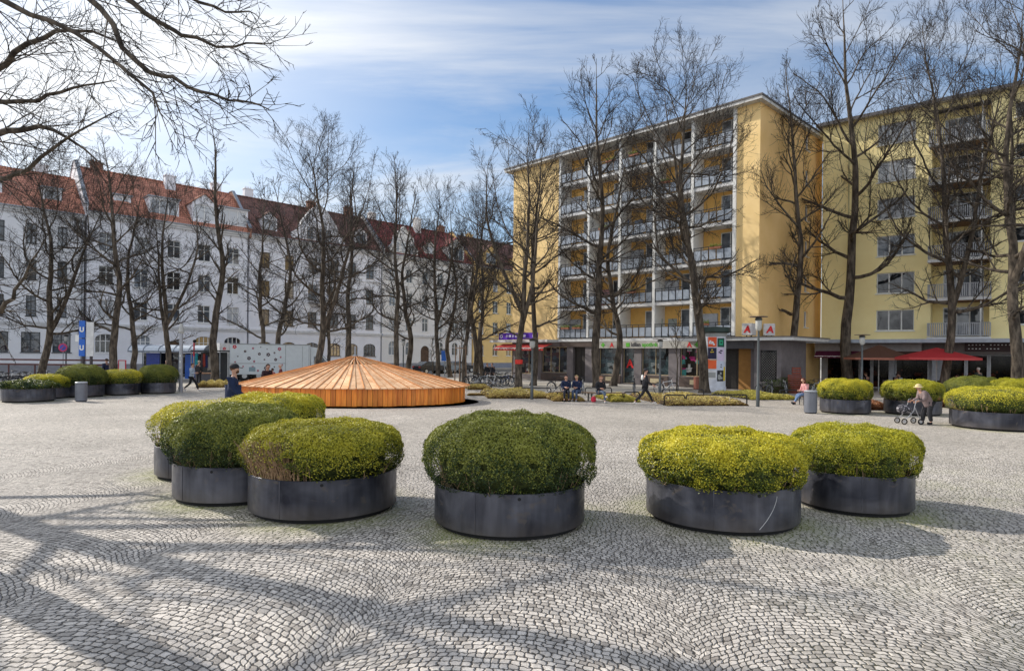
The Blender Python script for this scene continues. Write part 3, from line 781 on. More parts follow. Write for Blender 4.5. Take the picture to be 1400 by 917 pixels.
# ================================================================ buildings
def wall_faces(mb, x0, x1, z0, z1, holes, y=0., depth=.22):
    xs = sorted({x0, x1, *[a for h in holes for a in (h[0], h[1]) if x0 < a < x1]})
    zs = sorted({z0, z1, *[a for h in holes for a in (h[2], h[3]) if z0 < a < z1]})
    for i in range(len(xs)-1):
        # merge vertical runs
        run = None
        for j in range(len(zs)-1):
            cx, cz = (xs[i]+xs[i+1])/2, (zs[j]+zs[j+1])/2
            solid = not any(h[0] < cx < h[1] and h[2] < cz < h[3] for h in holes)
            if solid: run = [run[0], zs[j+1]] if run else [zs[j], zs[j+1]]
            if (not solid or j == len(zs)-2) and run:
                mb.add([(xs[i],y,run[0]),(xs[i+1],y,run[0]),(xs[i+1],y,run[1]),(xs[i],y,run[1])], [(0,1,2,3)]); run = None
    for a,b,c,d in holes:
        mb.add([(a,y,c),(b,y,c),(b,y,d),(a,y,d),(a,y+depth,c),(b,y+depth,c),(b,y+depth,d),(a,y+depth,d)],
               [(0,4,5,1),(1,5,6,2),(2,6,7,3),(3,7,4,0)])
def arch_fill(mb, a, b, d, rise, y, depth):
    """masonry filling the two upper corners of a rectangular opening so that it reads as an arch"""
    cx, hw = (a+b)/2, (b-a)/2; k = 12
    arc = [(cx - hw*math.cos(math.pi*i/k), d - rise + rise*math.sin(math.pi*i/k)) for i in range(k+1)]
    for i in range(k):
        (x0,z0),(x1,z1) = arc[i], arc[i+1]
        mb.add([(x0,y,z0),(x1,y,z1),(x1,y,d+.001),(x0,y,d+.001),(x0,y+depth,z0),(x1,y+depth,z1)], [(0,1,2,3),(0,4,5,1)])
white = mat('white paint', (.72,.72,.70), .5, var=.04)
dkframe = mat('dark window frame', (.05,.055,.06), .5)
glassC = glass_mat('window glass', (.012,.015,.02), (.18,.21,.25))
glassB = glass_mat('window glass with blinds', (.05,.06,.075), (.45,.47,.5), thr=.4)
glassW = glass_mat('window glass, warm room', (.10,.06,.02), (.5,.34,.14), thr=.35)
WIN = {}
def window(parent, x, z, w, h, y=.13, fm=None, gm=None, mull=1, trans=.68, sill=True, name='window', arch=0.):
    """frame in the opening with its pane; repeated windows share mesh data"""
    fm = fm or white; gm = gm or glassC
    key = (round(w,2), round(h,2), fm.name, gm.name, mull, trans, sill, arch)
    if key in WIN:
        a, b = WIN[key]; f = inst(a, name, parent, (x, y, z)); inst(b, 'pane', f, b.location); return f
    t = .065; mb = MB()
    mb.box(0, w, 0, .06, 0, t).box(0, w, 0, .06, h-t, h).box(0, t, .002, .058, t, h-t).box(w-t, w, .002, .058, t, h-t)
    for i in range(mull): 
        xm = w*(i+1)/(mull+1); mb.box(xm-.04, xm+.04, -.01, .055, t, h-t)
    if trans: mb.box(t, w-t, -.006, .05, h*trans-.03, h*trans+.03)
    if trans and w > 1.5 and arch:
        for q in (.25,.75): mb.box(w*q-.02, w*q+.02, .0, .05, t, h-t)
    if sill: mb.box(-.08, w+.08, -.21, .0, -.07, -.003)
    f = mb.build(name, fm, parent, (x, y, z))
    p = MB().add([(.02,.035,.02),(w-.02,.035,.02),(w-.02,.035,h-.02),(.02,.035,h-.02)], [(0,1,2,3)]).build('pane', gm, f)
    WIN[key] = (f, p); return f
def plaster(name, c, c2=None): return mat(name, c, .88, var=.07, scale=.5, bump=.15, bscale=30, col2=c2, lo=.3, hi=.7)
def tile_mat(name, c1, c2, c3):
    m, n, l, b = nt(name)
    tc = N(n, 'ShaderNodeTexCoord'); br = N(n, 'ShaderNodeTexBrick', i_Scale=1.)
    br.inputs['Brick Width'].default_value = .22; br.inputs['Row Height'].default_value = .30; br.inputs['Mortar Size'].default_value = .018
    br.inputs['Color1'].default_value = (*c1,1); br.inputs['Color2'].default_value = (*c2,1); br.inputs['Mortar'].default_value = (*c3,1)
    sp = N(n, 'ShaderNodeSeparateXYZ'); cb_ = N(n, 'ShaderNodeCombineXYZ'); l.new(tc.outputs['Object'], sp.inputs[0]); l.new(sp.outputs[0], cb_.inputs[0]); l.new(sp.outputs[2], cb_.inputs[1])
    l.new(cb_.outputs[0], br.inputs['Vector'])
    nz = N(n, 'ShaderNodeTexNoise', i_Scale=.8, i_Detail=6.); l.new(tc.outputs['Object'], nz.inputs['Vector'])
    hs = N(n, 'ShaderNodeHueSaturation'); mr = N(n, 'ShaderNodeMapRange', i_From_Min=.3, i_From_Max=.7, i_To_Min=.6, i_To_Max=1.3); l.new(nz.outputs['Fac'], mr.inputs[0]); l.new(mr.outputs[0], hs.inputs['Value'])
    l.new(br.outputs['Color'], hs.inputs['Color']); l.new(hs.outputs[0], b.inputs['Base Color']); b.inputs['Roughness'].default_value = .8
    bp = N(n, 'ShaderNodeBump', i_Strength=.6, i_Distance=.03); l.new(br.outputs['Fac'], bp.inputs['Height']); bp.invert = True; l.new(bp.outputs[0], b.inputs['Normal'])
    return m
redtile = tile_mat('red roof tiles', (.58,.255,.165), (.48,.20,.13), (.10,.03,.02))
darktile = tile_mat('weathered roof tiles', (.23,.10,.075), (.15,.08,.065), (.05,.025,.02))
zinc = mat('zinc sheet', (.30,.32,.35), .45, metal=.4, var=.15)
brickM = mat('chimney brick', (.25,.13,.09), .9, var=.3, scale=6)
stone = mat('grey plinth stone', (.26,.26,.28), .85, var=.1)
def dormer(root, x, w, z0, h, yb, wallm, roofm, kind='flat', fm=None):
    """roof window house standing on the slope; yb is its front plane"""
    d = MB()
    wall_faces(d, x-w/2, x+w/2, z0, z0+h, [(x-w/2+.2, x+w/2-.2, z0+.35, z0+h-.2)], y=yb, depth=.12)
    for sx_ in (x-w/2, x+w/2): d.add([(sx_,yb,z0),(sx_,yb+3,z0),(sx_,yb+3,z0+h),(sx_,yb,z0+h)], [(0,1,2,3)])
    o = d.build('dormer', wallm, root)
    r = MB()
    if kind == 'flat': r.box(x-w/2-.15, x+w/2+.15, yb-.2, yb+4.2, z0+h, z0+h+.14)
    else:
        for s in (-1, 1):
            r.add([(x+s*(w/2+.2),yb-.2,z0+h-.1),(x,yb-.2,z0+h+w*.42),(x,yb+4.5,z0+h+w*.42),(x+s*(w/2+.2),yb+4.5,z0+h-.1),
                   (x+s*(w/2+.2),yb-.2,z0+h+.02),(x,yb-.2,z0+h+w*.42+.12),(x,yb+4.5,z0+h+w*.42+.12),(x+s*(w/2+.2),yb+4.5,z0+h+.02)],
                  [(0,1,2,3),(4,7,6,5),(0,4,5,1),(2,6,7,3),(0,3,7,4)])
        d2 = MB().prism([(x-w/2,z0+h),(x+w/2,z0+h),(x,z0+h+w*.42)], yb+.0, yb+.1); q = d2.build('gable', wallm, o)
    r.build('dormer_roof', roofm if kind != 'flat' else zinc, o)
    window(o, x-w/2+.2, z0+.35, w-.4, h-.55, y=yb+.05, mull=max(1, int(w/.9)-1), trans=0, sill=False, gm=glassB, fm=fm)
def old_house(x0, x1, wallm, roofm, trim, label, cols, eave=16.4, ridge=22., ground='arch', doors=(), dormers=(), gables=(), fm=None, gms=None, groundm=None, plinth=None, gh=(2.1,4.05), balc=(), name='house'):
    root = empty(name, ROW_O, ROW_A, label, 'house', 'old houses in the row across the street'); root.location = ROW_O + Vector((math.cos(ROW_A), math.sin(ROW_A), 0))*x0
    L = x1 - x0; g = random.Random(int(x0*7)+3)
    FL = [(5.6,7.55),(9.1,11.05),(12.6,14.5)]
    holes = []; win = []
    for c, w in cols:
        for k, (a, b) in enumerate(FL):
            holes.append((c-w/2, c+w/2, a, b)); win.append((c, w, a, b, 0))
    gc = []
    for c, w in (cols if ground == 'rect' else [(q[0], 1.9 if ground == 'arch' else 1.2) for q in cols]):
        if any(abs(c-dx) < 1.6 for dx in doors): continue
        w2 = 1.5 if ground == 'rect' else w
        if gc and c - w2/2 < gc[-1][0] + gc[-1][1]/2 + .3: continue
        gc.append((c, w2)); holes.append((c-w2/2, c+w2/2, gh[0], gh[1]))
    for dx in doors: holes.append((dx-.8, dx+.8, .13, 3.5))
    mb = MB(); wall_faces(mb, 0, L, 4.95, eave, [h for h in holes if h[2] > 4.9])
    mb.add([(0,0,4.95),(0,11,4.95),(0,11,eave),(0,0,eave)],[(0,1,2,3)]).add([(L,0,4.95),(L,0,eave),(L,11,eave),(L,11,4.95)],[(0,1,2,3)])
    mb.build('wall', wallm, root)
    mb = MB(); gy = -.04
    wall_faces(mb, 0, L, 0, 4.95, [h for h in holes if h[2] < 4.9], y=gy, depth=.26)
    if ground != 'rect':
        for c, w in gc: arch_fill(mb, c-w/2, c+w/2, gh[1], .55 if w > 1.5 else w/2, gy, .26)
        for dx in doors: arch_fill(mb, dx-.8, dx+.8, 3.5, .8, gy, .26)
    mb.add([(0,gy,0),(0,11,0),(0,11,4.95),(0,gy,4.95)],[(0,1,2,3)]).add([(L,gy,0),(L,gy,4.95),(L,11,4.95),(L,11,0)],[(0,1,2,3)])
    mb.build('ground_floor', groundm or wallm, root)
    MB().box(-.0, L, -.26, .0, 4.9, 5.1).box(-.0, L, -.18, -.042, 4.72, 4.9).build('string_course', trim, root); MB().box(0, L, -.42, .0, eave-.28, eave-.02).box(0, L, -.24, 0, eave-.5, eave-.28).build('cornice', trim, root); MB().box(0,L,-.10,0.,12.05,12.17).build('string_course', trim, root)
    segs = []; px_ = 0
    for dx in sorted(doors): segs.append((px_, dx-.85)); px_ = dx+.85
    segs.append((px_, L)); pm = MB()
    for a, b in segs: pm.box(a, b, -.09, gy-.002, 0, .95)
    pm.build('plinth', plinth or stone, root)
    for c, w in gc: 
        window(root, c-w/2, gh[0], w, gh[1]-gh[0], y=gy+.13, fm=(dkframe if ground == 'rect' and fm is dkframe else fm), gm=(glassW if g.random()<.28 and ground!='rect' else glassC), mull=3 if w > 1.7 else 1, trans=.62, arch=1)
    for c, w, a, b, _ in win:
        window(root, c-w/2, a, w, b-a, fm=fm, gm=(gms or [glassC, glassB, glassC, glassC])[g.randrange(4)], mull=2 if w > 1.35 else 1)
    for dx in doors:
        d = MB().box(dx-.8, dx+.8, .15, .21, .13, 3.5)
        for i in (-1,1):
            for zz in (.4, 1.35, 2.3): d.box(dx+i*.4-.28, dx+i*.4+.28, .125, .15, zz, zz+.8)
        dd = d.build('door', mat('old oak door', (.10,.055,.03), .6, var=.2), root)
        MB().tube([(dx+.06,.12,1.15),(dx+.06,.06,1.15),(dx+.06,.06,1.3)], .015, 6).build('handle', zinc, dd)
    # mansard like tiled roof: front slope with holes is simply continuous, dormers stand proud
    rf = MB(); ym = 5.2
    rf.add([(-.0,-.45,eave-.02),(L,-.45,eave-.02),(L,ym,ridge),(0,ym,ridge),(0,11.4,eave),(L,11.4,eave)], [(0,1,2,3),(3,2,5,4)])
    rf.add([(0,-.45,eave-.02),(0,ym,ridge),(0,11.4,eave)], [(0,1,2)]).add([(L,-.45,eave-.02),(L,11.4,eave),(L,ym,ridge)], [(0,1,2)])
    roof = rf.build('roof', roofm, root)
    MB().box(-.0, L, -.6, -.45, eave-.06, eave+.06).build('gutter', zinc, root)
    rm = MB()
    for i in range(int(L/.45)): rm.tube([(i*.45, ym, ridge+.02), (i*.45+.42, ym, ridge+.05)], .11, 6, cap=False)
    rm.build('ridge_cap', roofm, roof)
    for cx, cy in [(L*.12, 6.2), (L*.55, 4.6), (L*.9, 6)]:
        zt = ridge + g.uniform(.6, 1.3); c = MB().box(cx-.55, cx+.55, cy-.35, cy+.35, ridge-2, zt).box(cx-.62, cx+.62, cy-.42, cy+.42, zt, zt+.12)
        for q in (-.3, 0, .3): c.lathe([(.11, zt+.12), (.09, zt+.4)], 8, (cx+q, cy, 0))
        c.build('chimney', brickM if g.random() < .6 else wallm, roof)
    for d in dormers: dormer(root, *d[:4], yb=d[4], wallm=wallm, roofm=roofm, kind=d[5], fm=fm)
    for (a, b, zp) in gables:      # front gable flush with the facade
        c = (a+b)/2; hw = (b-a)/2
        k = [(a, eave), (b, eave), (b, eave+.9), (b-hw*.28, eave+1.6), (b-hw*.36, eave+2.6), (c+hw*.28, zp-.7), (c, zp), (c-hw*.28, zp-.7), (a+hw*.36, eave+2.6), (a+hw*.28, eave+1.6), (a, eave+.9)]
        gb = MB().prism(k, -.06, .3).build('gable', wallm, root)
        for s in (-1.25, 0, 1.25):
            window(gb, c+s-.42, eave+.45, .85, 1.5, y=-.115, fm=fm, gm=glassB, sill=False)
        cap = MB()
        for i in range(2, len(k)-1):
            (xa, za), (xb, zb) = k[i], k[i+1]
            cap.bar((xa, .12, za+.05), (xb, .12, zb+.05), .55, .1)
        cap.build('coping', trim, gb)
        br = MB(); zz = zp - .35
        for s in (-1, 1):
            br.add([(c+s*hw*.95, .3, eave+1.0), (c, .3, zz), (c, 5, zz), (c+s*hw*.95, 1.4, eave+1.0)], [(0,1,2,3)])
        br.build('gable_roof', roofm, gb)
    for (bx, bz, bw) in balc:
        bb = MB().box(bx-bw/2, bx+bw/2, -1.1, -.001, bz-.18, bz).build('balcony', trim, root)
        rr = MB()
        for i in range(int(bw/.13)+1): rr.bar((bx-bw/2+.04+i*(bw-.08)/int(bw/.13), -1.06, bz), (bx-bw/2+.04+i*(bw-.08)/int(bw/.13), -1.06, bz+.95), .02)
        rr.box(bx-bw/2, bx+bw/2, -1.09, -1.03, bz+.95, bz+1.0).box(bx-bw/2, bx-bw/2+.04, -1.03, 0, bz+.93, bz+.98).box(bx+bw/2-.04, bx+bw/2, -1.03, 0, bz+.93, bz+.98)
        rr.build('railing', dkframe, bb)
    return root
pA, pB, pC, pD, pE = plaster('white plaster', (.74,.74,.76)), plaster('pale blue grey plaster', (.76,.76,.80)), plaster('light grey plaster', (.76,.76,.80)), plaster('cream grey plaster', (.72,.70,.68)), plaster('ochre plaster', (.80,.56,.23))
tr = mat('stone trim', (.66,.66,.67), .8, var=.08); trE = mat('ochre trim', (.60,.46,.25), .8)
def cols(L, n, w, off=.0, pair=False):
    if pair:
        out = []
        for i in range(n):
            c = off + (L-2*off)*(i+.5)/n; out += [(c-.75, w), (c+.75, w)]
        return out
    return [(off + (L-2*off)*(i+.5)/n, w) for i in range(n)]
old_house(-24, 3.7, pA, redtile, tr, 'white corner house with dark framed windows and red tiled roof, behind the bicycle racks', cols(27.7, 10, .8, pair=True) if False else [(x, .8) for x in np.arange(1.4, 26.8, 2.45) ], eave=15.9, ridge=20.6, ground='rect', fm=dkframe,
          dormers=[(3.5,1.8,16.8,1.6,1.2,'flat'),(9.5,1.8,16.8,1.6,1.2,'flat'),(15.5,1.8,16.8,1.6,1.2,'flat'),(20.4,1.8,16.8,1.6,1.2,'flat'),(25.2,1.6,16.8,1.6,1.2,'flat')], groundm=pA)
old_house(3.95, 20.1, pB, redtile, tr, 'pale blue grey house with arched ground floor windows and bright red roof', [(1.6,1.1),(5.3,1.2),(6.8,.8),(9.1,1.1),(12.3,1.1),(13.6,.9),(15.2,1.1)] if False else [(1.7,1.35),(4.9,1.35),(8.1,1.35),(11.3,1.35),(14.5,1.35)], doors=(8.1,),
          dormers=[(3.4,1.6,17.5,1.35,1.4,'flat'),(7.2,3.0,16.9,2.2,.5,'flat'),(14.6,3.4,16.9,2.3,.4,'flat'),(11.3,2.6,17.0,2.2,.2,'pitch')])
old_house(20.35, 38.7, pC, darktile, tr, 'light grey house with curved white gable and brown windows behind the truck', [(1.9,1.2),(5.0,1.2),(8.1,1.2),(11.2,1.2),(13.8,1.2),(16.6,1.2)], gh=(1.9,3.6),
          fm=mat('brown window frame', (.16,.13,.11), .6), gables=[(5.2,12.6,21.4)], dormers=[(2.6,1.9,16.8,2.0,.5,'pitch'),(15.4,1.9,16.8,2.0,.5,'pitch')], balc=[(9.6,8.9,4.2)])
old_house(38.95, 55.6, pD, tile_mat('dull red roof tiles', (.27,.055,.045), (.2,.05,.045), (.06,.02,.02)), tr, 'cream grey house with small arched door behind the wooden cover, dull red roof', [(1.7,1.1),(4.6,1.1),(7.5,1.1),(10.3,1.1),(13.2,1.1),(15.4,.9)], ground='round', doors=(7.5,),
          gables=[(1.0,6.0,20.6)], dormers=[(8.6,1.7,16.8,1.9,.5,'pitch'),(13.4,3.2,16.6,2.4,.1,'pitch')])
old_house(55.85, 92, pE, darktile, trE, 'ochre yellow house with arched white windows at the far end of the row', [(x,1.15) for x in np.arange(1.8, 35, 3.1)], ground='round', gables=[(14,20,21.5)],
          dormers=[(4,2.6,16.8,2.3,.2,'pitch'),(10,1.7,16.8,1.9,.5,'pitch')], plinth=mat('blue grey plinth', (.22,.24,.30), .85))
# fire walls between the roofs
def firewall(w, mat_, lab, zt=22.6):
    k = [(-.6, 15.9), (-.6, 17.0), (5.0, zt), (6.0, zt), (11.6, 16.9), (11.6, 15.9)]
    root = empty('fire_wall', ROW_O + Vector((math.cos(ROW_A), math.sin(ROW_A), 0))*w, ROW_A, lab, 'wall')
    vs = [(-.11, y, z) for y, z in k] + [(.11, y, z) for y, z in k]; n_ = len(k)
    MB().add(vs, [tuple(range(n_))[::-1], tuple(range(n_, 2*n_))] + [(i, (i+1)%n_, (i+1)%n_+n_, i+n_) for i in range(n_)]).build('wall', mat_, root)
    c = MB()
    for i in range(1, 4): c.bar((0, k[i][0], k[i][1]+.04), (0, k[i+1][0], k[i+1][1]+.04), .36, .08)
    c.build('coping', zinc, root)
firewall(3.825, pC, 'grey parapet wall rising between the white corner house roof and the bright red roof')
firewall(20.225, brickM, 'narrow parapet wall between the bright red roof and the dark roof', 22.4)
firewall(38.825, pD, 'narrow parapet wall between the dark roof and the dull red roof', 22.4)
firewall(55.725, pE, 'narrow parapet wall before the ochre house', 22.4)
for w_, lab in ((3.5, 'thin grey downpipe between the white corner house and the blue grey house'),):
    r = ROW_O + Vector((math.cos(ROW_A), math.sin(ROW_A), 0))*w_ + Vector((math.sin(ROW_A), -math.cos(ROW_A), 0))*.15
    tag(MB().tube([(0,0,0.1),(0,0,4.5),(0,-.25,4.8),(0,-.25,5.2),(0,0,5.5),(0,0,16.0)], .07, 8).build('downpipe', zinc, None, r), lab, 'downpipe')

# ---------------------------------------------------------------- balcony block
amber = plaster('amber plaster', (.88,.62,.27), (.93,.68,.33)); amber_shaded = plaster('shaded amber plaster', (.88,.57,.22), (.92,.62,.28))  # second amber has the gable's shade put into the colour
bal = empty('apartment_building', BAL_O, BAL_A, 'amber yellow seven storey apartment block with rows of railed loggias above shops', 'building')
L, DP, ZS = 24.54, 11.5, [3.72 + 2.78*k for k in range(7)]; ZR = 20.1
BX = [6.15 + 3.32*i for i in range(6)]
mb = MB()
mb.add([(0,0,3.6),(BX[0]-.12,0,3.6),(BX[0]-.12,0,ZR),(0,0,ZR)],[(0,1,2,3)])
mb.add([(BX[5]+.12,0,3.6),(L,0,3.6),(L,0,ZR),(BX[5]+.12,0,ZR)],[(0,1,2,3)])
mb.add([(0,0,0),(0,DP,0),(0,DP,ZR),(0,0,ZR)],[(0,1,2,3)]).add([(0,DP,0),(L,DP,0),(L,DP,ZR),(0,DP,ZR)],[(0,1,2,3)])
gh_ = [(8.0,8.75,4.75+2.78*k,6.0+2.78*k) for k in range(6)]
mb.build('wall', amber, bal)
g2 = MB(Matrix.Translation((L,0,0)) @ Matrix.Rotation(R(90),4,'Z')); wall_faces(g2, 0, DP, 0, ZR, gh_)
gw = g2.build('gable_wall', amber_shaded, bal)
for a,b,c,d in gh_:
    f = window(bal, 0, 0, b-a, d-c, y=0, mull=0, trans=0, gm=glassB); f.rotation_euler = (0,0,R(90)); f.location = (L-.13, a, c)
# loggias: back wall, slabs, fins, railings
mb = MB()
for k in range(6):
    for i in range(5):
        a, b = BX[i], BX[i+1]; z = ZS[k]
        wall_faces(mb, a+.12, b-.12, z+.1, ZS[k+1], [(a+1.55, b-.25, z+.12, z+2.35)], y=1.35, depth=.1)
mb.build('loggia_wall', mat('orange loggia plaster', (.84,.50,.15), .85, var=.06), bal)
slabM = mat('white balcony slab', (.62,.62,.62), .75, var=.08)
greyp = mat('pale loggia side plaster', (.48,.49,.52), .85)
for k in range(7):
    mb = MB().box(BX[0]-.12, BX[5]+.12, -.10 if k < 6 else -.35, 1.35, ZS[k]-.16, ZS[k]+.10) if k < 6 else MB().box(BX[0]-.12, BX[5]+.12, -.02, 1.35, ZS[6]-.1, ZR-.002)
    mb.build('balcony_slab', slabM, bal)
for i in range(6):
    MB().box(BX[i]-.12, BX[i]+.12, -.16, 1.34, 3.9, ZR-.004).build('fin', white if i else white, bal)
railF = mat('dark railing metal', (.035,.04,.05), .5, metal=.3)
panel = mat('pale glass panel', (.31,.35,.41), .25, var=.12, scale=1.5, obj_rand=.18)
def railing():
    w = BX[1]-BX[0]-.26; mb = MB()
    mb.box(0, w, -.02, .03, 1.02, 1.07).box(0, w, -.015, .025, .84, .87).box(0, w, -.015, .025, .06, .10)
    for j in range(6): x = .02 + (w-.04)*j/5; mb.box(x-.018, x+.018, -.018, .022, .0, 1.02)
    r = mb.build('railing', railF, bal)
    pn = MB()
    for j in range(5): x = .02+(w-.04)*j/5; pn.box(x+.05, x+(w-.04)/5-.05, .0, .01, .12, .82)
    pn.build('panel', panel, r)
    return r
r0 = railing()
dW, dH = BX[1]-BX[0]-1.8, 2.23
for k in range(6):
    for i in range(5):
        r = r0 if (i == 0 and k == 0) else copy_tree(r0, bal)
        r.location = (BX[i]+.13, -.14, ZS[k]+.10)
        window(bal, BX[i]+1.55, ZS[k]+.12, dW, dH, y=1.37, mull=1, trans=0, sill=False, gm=[glassC, glassB, glassC][(i*2+k)%3], name='balcony_door')
        if (i*7+k*3) % 4 == 0:
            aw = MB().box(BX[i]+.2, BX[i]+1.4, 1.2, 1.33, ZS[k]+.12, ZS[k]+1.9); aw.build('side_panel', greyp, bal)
MB().box(-.7, L+.35, -.6, DP+.5, ZR, ZR+.22).build('roof', mat('white roof soffit', (.60,.59,.57), .8), bal)
MB().box(-.76, L+.41, -.66, DP+.56, ZR+.222, ZR+.34).build('roof_edge', mat('dark roof flashing', (.12,.11,.11), .5), bal)
MB().box(12.2,12.8,4,4.6,ZR+.34,ZR+.9).build('chimney', zinc, bal)
# ground floor of shops
brown = mat('brown shopfront stone', (.085,.06,.05), .5, var=.2, scale=2)
taupe = mat('taupe stone cladding', (.17,.15,.155), .7, var=.15, scale=1.5)
brassM = mat('brass window frame', (.42,.33,.2), .5, metal=.3)
GF = MB()
openings = [(.9,3.3,.55,3.0),(3.9,7.0,.75,3.1),(7.7,9.1,.1,3.1),(10.6,12.9,.75,3.15),(13.0,14.2,.1,3.15),(14.9,17.4,.85,3.15),(18.4,21.1,.85,3.15),(21.6,24.0,.05,3.1)]
wall_faces(GF, 0, L, 0, 3.6, openings, y=.05, depth=.35)
GF.build('ground_floor', taupe, bal)
MB().box(6.2, 10.0, -.05, .05, 3.1, 3.56).build('fascia', brown, bal)
S1 = shop_mat('shop display of packages', [(.02,.02,.02),(.12,.05,.05),(.03,.03,.04),(.35,.36,.36),(.03,.025,.02),(.06,.09,.12),(.04,.03,.03),(.22,.2,.15)])
S2 = shop_mat('pharmacy display', [(.05,.07,.08),(.09,.13,.15),(.05,.06,.07),(.28,.32,.33),(.07,.11,.12),(.03,.03,.03),(.12,.17,.18),(.06,.06,.06)])
S3 = shop_mat('pink pharmacy display', [(.02,.015,.015),(.03,.025,.02),(.6,.05,.25),(.02,.02,.02),(.08,.4,.38),(.04,.03,.02),(.55,.55,.55),(.03,.02,.02)])
S4 = shop_mat('dark cafe interior', [(.008,.007,.007),(.012,.01,.01),(.02,.012,.01),(.01,.01,.012),(.10,.03,.02),(.012,.012,.012),(.05,.045,.04),(.01,.008,.008)], dim=1.)
S4.node_tree.nodes['Principled BSDF'].inputs['Specular IOR Level'].default_value = .22
def shopwin(root, a, b, c, d, sm, fm, y=.22, mull=1, name='shop_window'):
    w, h = b-a, d-c; mb = MB(); t = .06
    mb.box(0, w, 0, .06, 0, t).box(0, w, 0, .06, h-t, h).box(0, t, .002, .058, t, h-t).box(w-t, w, .002, .058, t, h-t)
    for i in range(mull): mb.box(w*(i+1)/(mull+1)-.03, w*(i+1)/(mull+1)+.03, -.01, .05, t, h-t)
    f = mb.build(name, fm, root, (a, y, c))
    MB().add([(.02,.04,.02),(w-.02,.04,.02),(w-.02,.04,h-.02),(.02,.04,h-.02)], [(0,1,2,3)]).build('pane', sm, f)
    return f
for (a,b,c,d), sm, mu in zip(openings, [S1, S1, None, S2, 'door', S2, S3, None], [1,2,0,0,0,1,1,0]):
    if sm is None:
        dd = MB().box(a, b, .33, .39, c, d).box(a+.1, a+.18, .30, .33, c, d).box((a+b)/2-.04, (a+b)/2+.04, .30, .33, c, d)
        dd.build('door', mat('dark passage door', (.03,.025,.022), .6), bal)
    elif sm == 'door':
        f = shopwin(bal, a, b, c, d-.02, S2, brassM, y=.3, mull=0, name='door'); MB().tube([(1.05,-.05,.9),(1.05,-.05,1.5)], .02, 6).build('handle', zinc, f)
        text('A', .95, mat('sign red', (.62,.02,.02), .5), f, (.32, -.004, 1.3), 'letter', .004, bold=.03)
    else: shopwin(bal, a, b, c, d, sm, brassM, mull=mu)
for a_, b_, h_ in ((3.9,7.0,.7),(10.6,12.9,.7),(14.9,17.4,.8),(18.4,21.1,.8)): MB().box(a_,b_,-.03,.045,.05,h_).build('stall_riser', brown, bal)
for a in (11.4, 15.8, 19.3): MB().box(a, a+.8, -.045, -.031, .25, .6).build('vent_panel', mat('vent brass', (.45,.38,.24), .6), bal)
# canopy over the left shops and entrance annexe at the corner
MB().box(-1.6, 6.0, -1.5, -.002, 3.52, 3.74).build('canopy', slabM, bal)
MB().box(19.2, 27.6, -1.7, -.165, 3.50, 3.70).box(L+.002, 27.6, -.165, 4.5, 3.50, 3.70).build('canopy', slabM, bal)
MB().box(19.15, 27.7, -1.76, -.165, 3.702, 3.76).box(L+.004, 27.7, -.16, 4.56, 3.702, 3.76).build('canopy_edge', mat('dark roof flashing', (.1,.1,.1)), bal)
AN = MB(); wall_faces(AN, L+.002, 26.4, 0, 3.49, [(24.95,26.1,.7,2.85)], y=-.6, depth=.2)
AN.add([(26.4,-.6,0),(26.4,3.6,0),(26.4,3.6,3.49),(26.4,-.6,3.49)],[(0,1,2,3)]).add([(L+.002,-.6,0),(L+.002,0,0),(L+.002,0,3.49),(L+.002,-.6,3.49)],[(0,1,2,3)])
AN.build('entrance_annexe', taupe, bal)
MB().box(20.9, L-.002, -.72, .04, 2.95, 3.48).build('fascia', mat('slate fascia', (.11,.11,.125), .6), bal)
lt = MB().box(24.95,26.1,-.45,-.43,.7,2.85).build('lattice_window', mat('black glass', (.012,.012,.014), .15), bal)
g3 = MB()
for i in range(7):
    for j in range(12):
        x = 24.97+i*.166; z = .72+j*.18
        if x+.16 < 26.12 and z+.18 < 2.86: g3.bar((x,-.47,z),(x+.16,-.47,z+.18),.014); g3.bar((x+.16,-.475,z),(x,-.475,z+.18),.014)
g3.build('lattice', mat('bronze lattice', (.28,.27,.25), .5, metal=.4), lt)
MB().box(23.0, 24.3, .28, .32, .06, 3.0).build('side_wall', mat('brown wall panel', (.33,.16,.04), .7), bal)

# ---------------------------------------------------------------- lemon block
lemon = plaster('lemon plaster', (.98,.82,.40), (.99,.86,.46))
lem = empty('apartment_building', LEM_O, LEM_A, 'lemon yellow apartment block with projecting balconies above the cafe', 'building')
LL, ZL = 30, 20.7; holes = []; 
wx = [(3.84,6.3,4.45,6.0,2), (12.0,12.9,4.75,5.75,0), (15.6,18.0,4.45,6.0,2), (24,26.4,4.45,6.0,2)]
for a,b,c,d,mu in wx:
    for k in range(6): holes.append((a,b,c+2.8*k,d+2.8*k))
bays = [(7.3,10.7),(19.6,23.0)]
for a,b in bays: holes.append((a,b,3.95,ZL-.35))
mb = MB(); wall_faces(mb, 0, LL, 3.7, ZL, holes); mb.add([(0,0,3.7),(0,11,3.7),(0,11,ZL),(0,0,ZL)],[(0,1,2,3)]).add([(LL,0,0),(LL,11,0),(LL,11,ZL),(LL,0,ZL)],[(0,1,2,3)]).add([(0,11,0),(LL,11,0),(LL,11,ZL),(0,11,ZL)],[(0,1,2,3)])
for a,b in bays:
    for sx_ in (a, b): mb.add([(sx_,.22,3.95),(sx_,1.5,3.95),(sx_,1.5,ZL-.35),(sx_,.22,ZL-.35)],[(0,1,2,3)])
mb.build('wall', lemon, lem)
for a,b,c,d,mu in wx:
    for k in range(6):
        f = window(lem, a, c+2.8*k, b-a, d-c, mull=mu, trans=0, gm=[glassC,glassC,glassC,glassB,glassB,glassB][k] if mu else glassC)
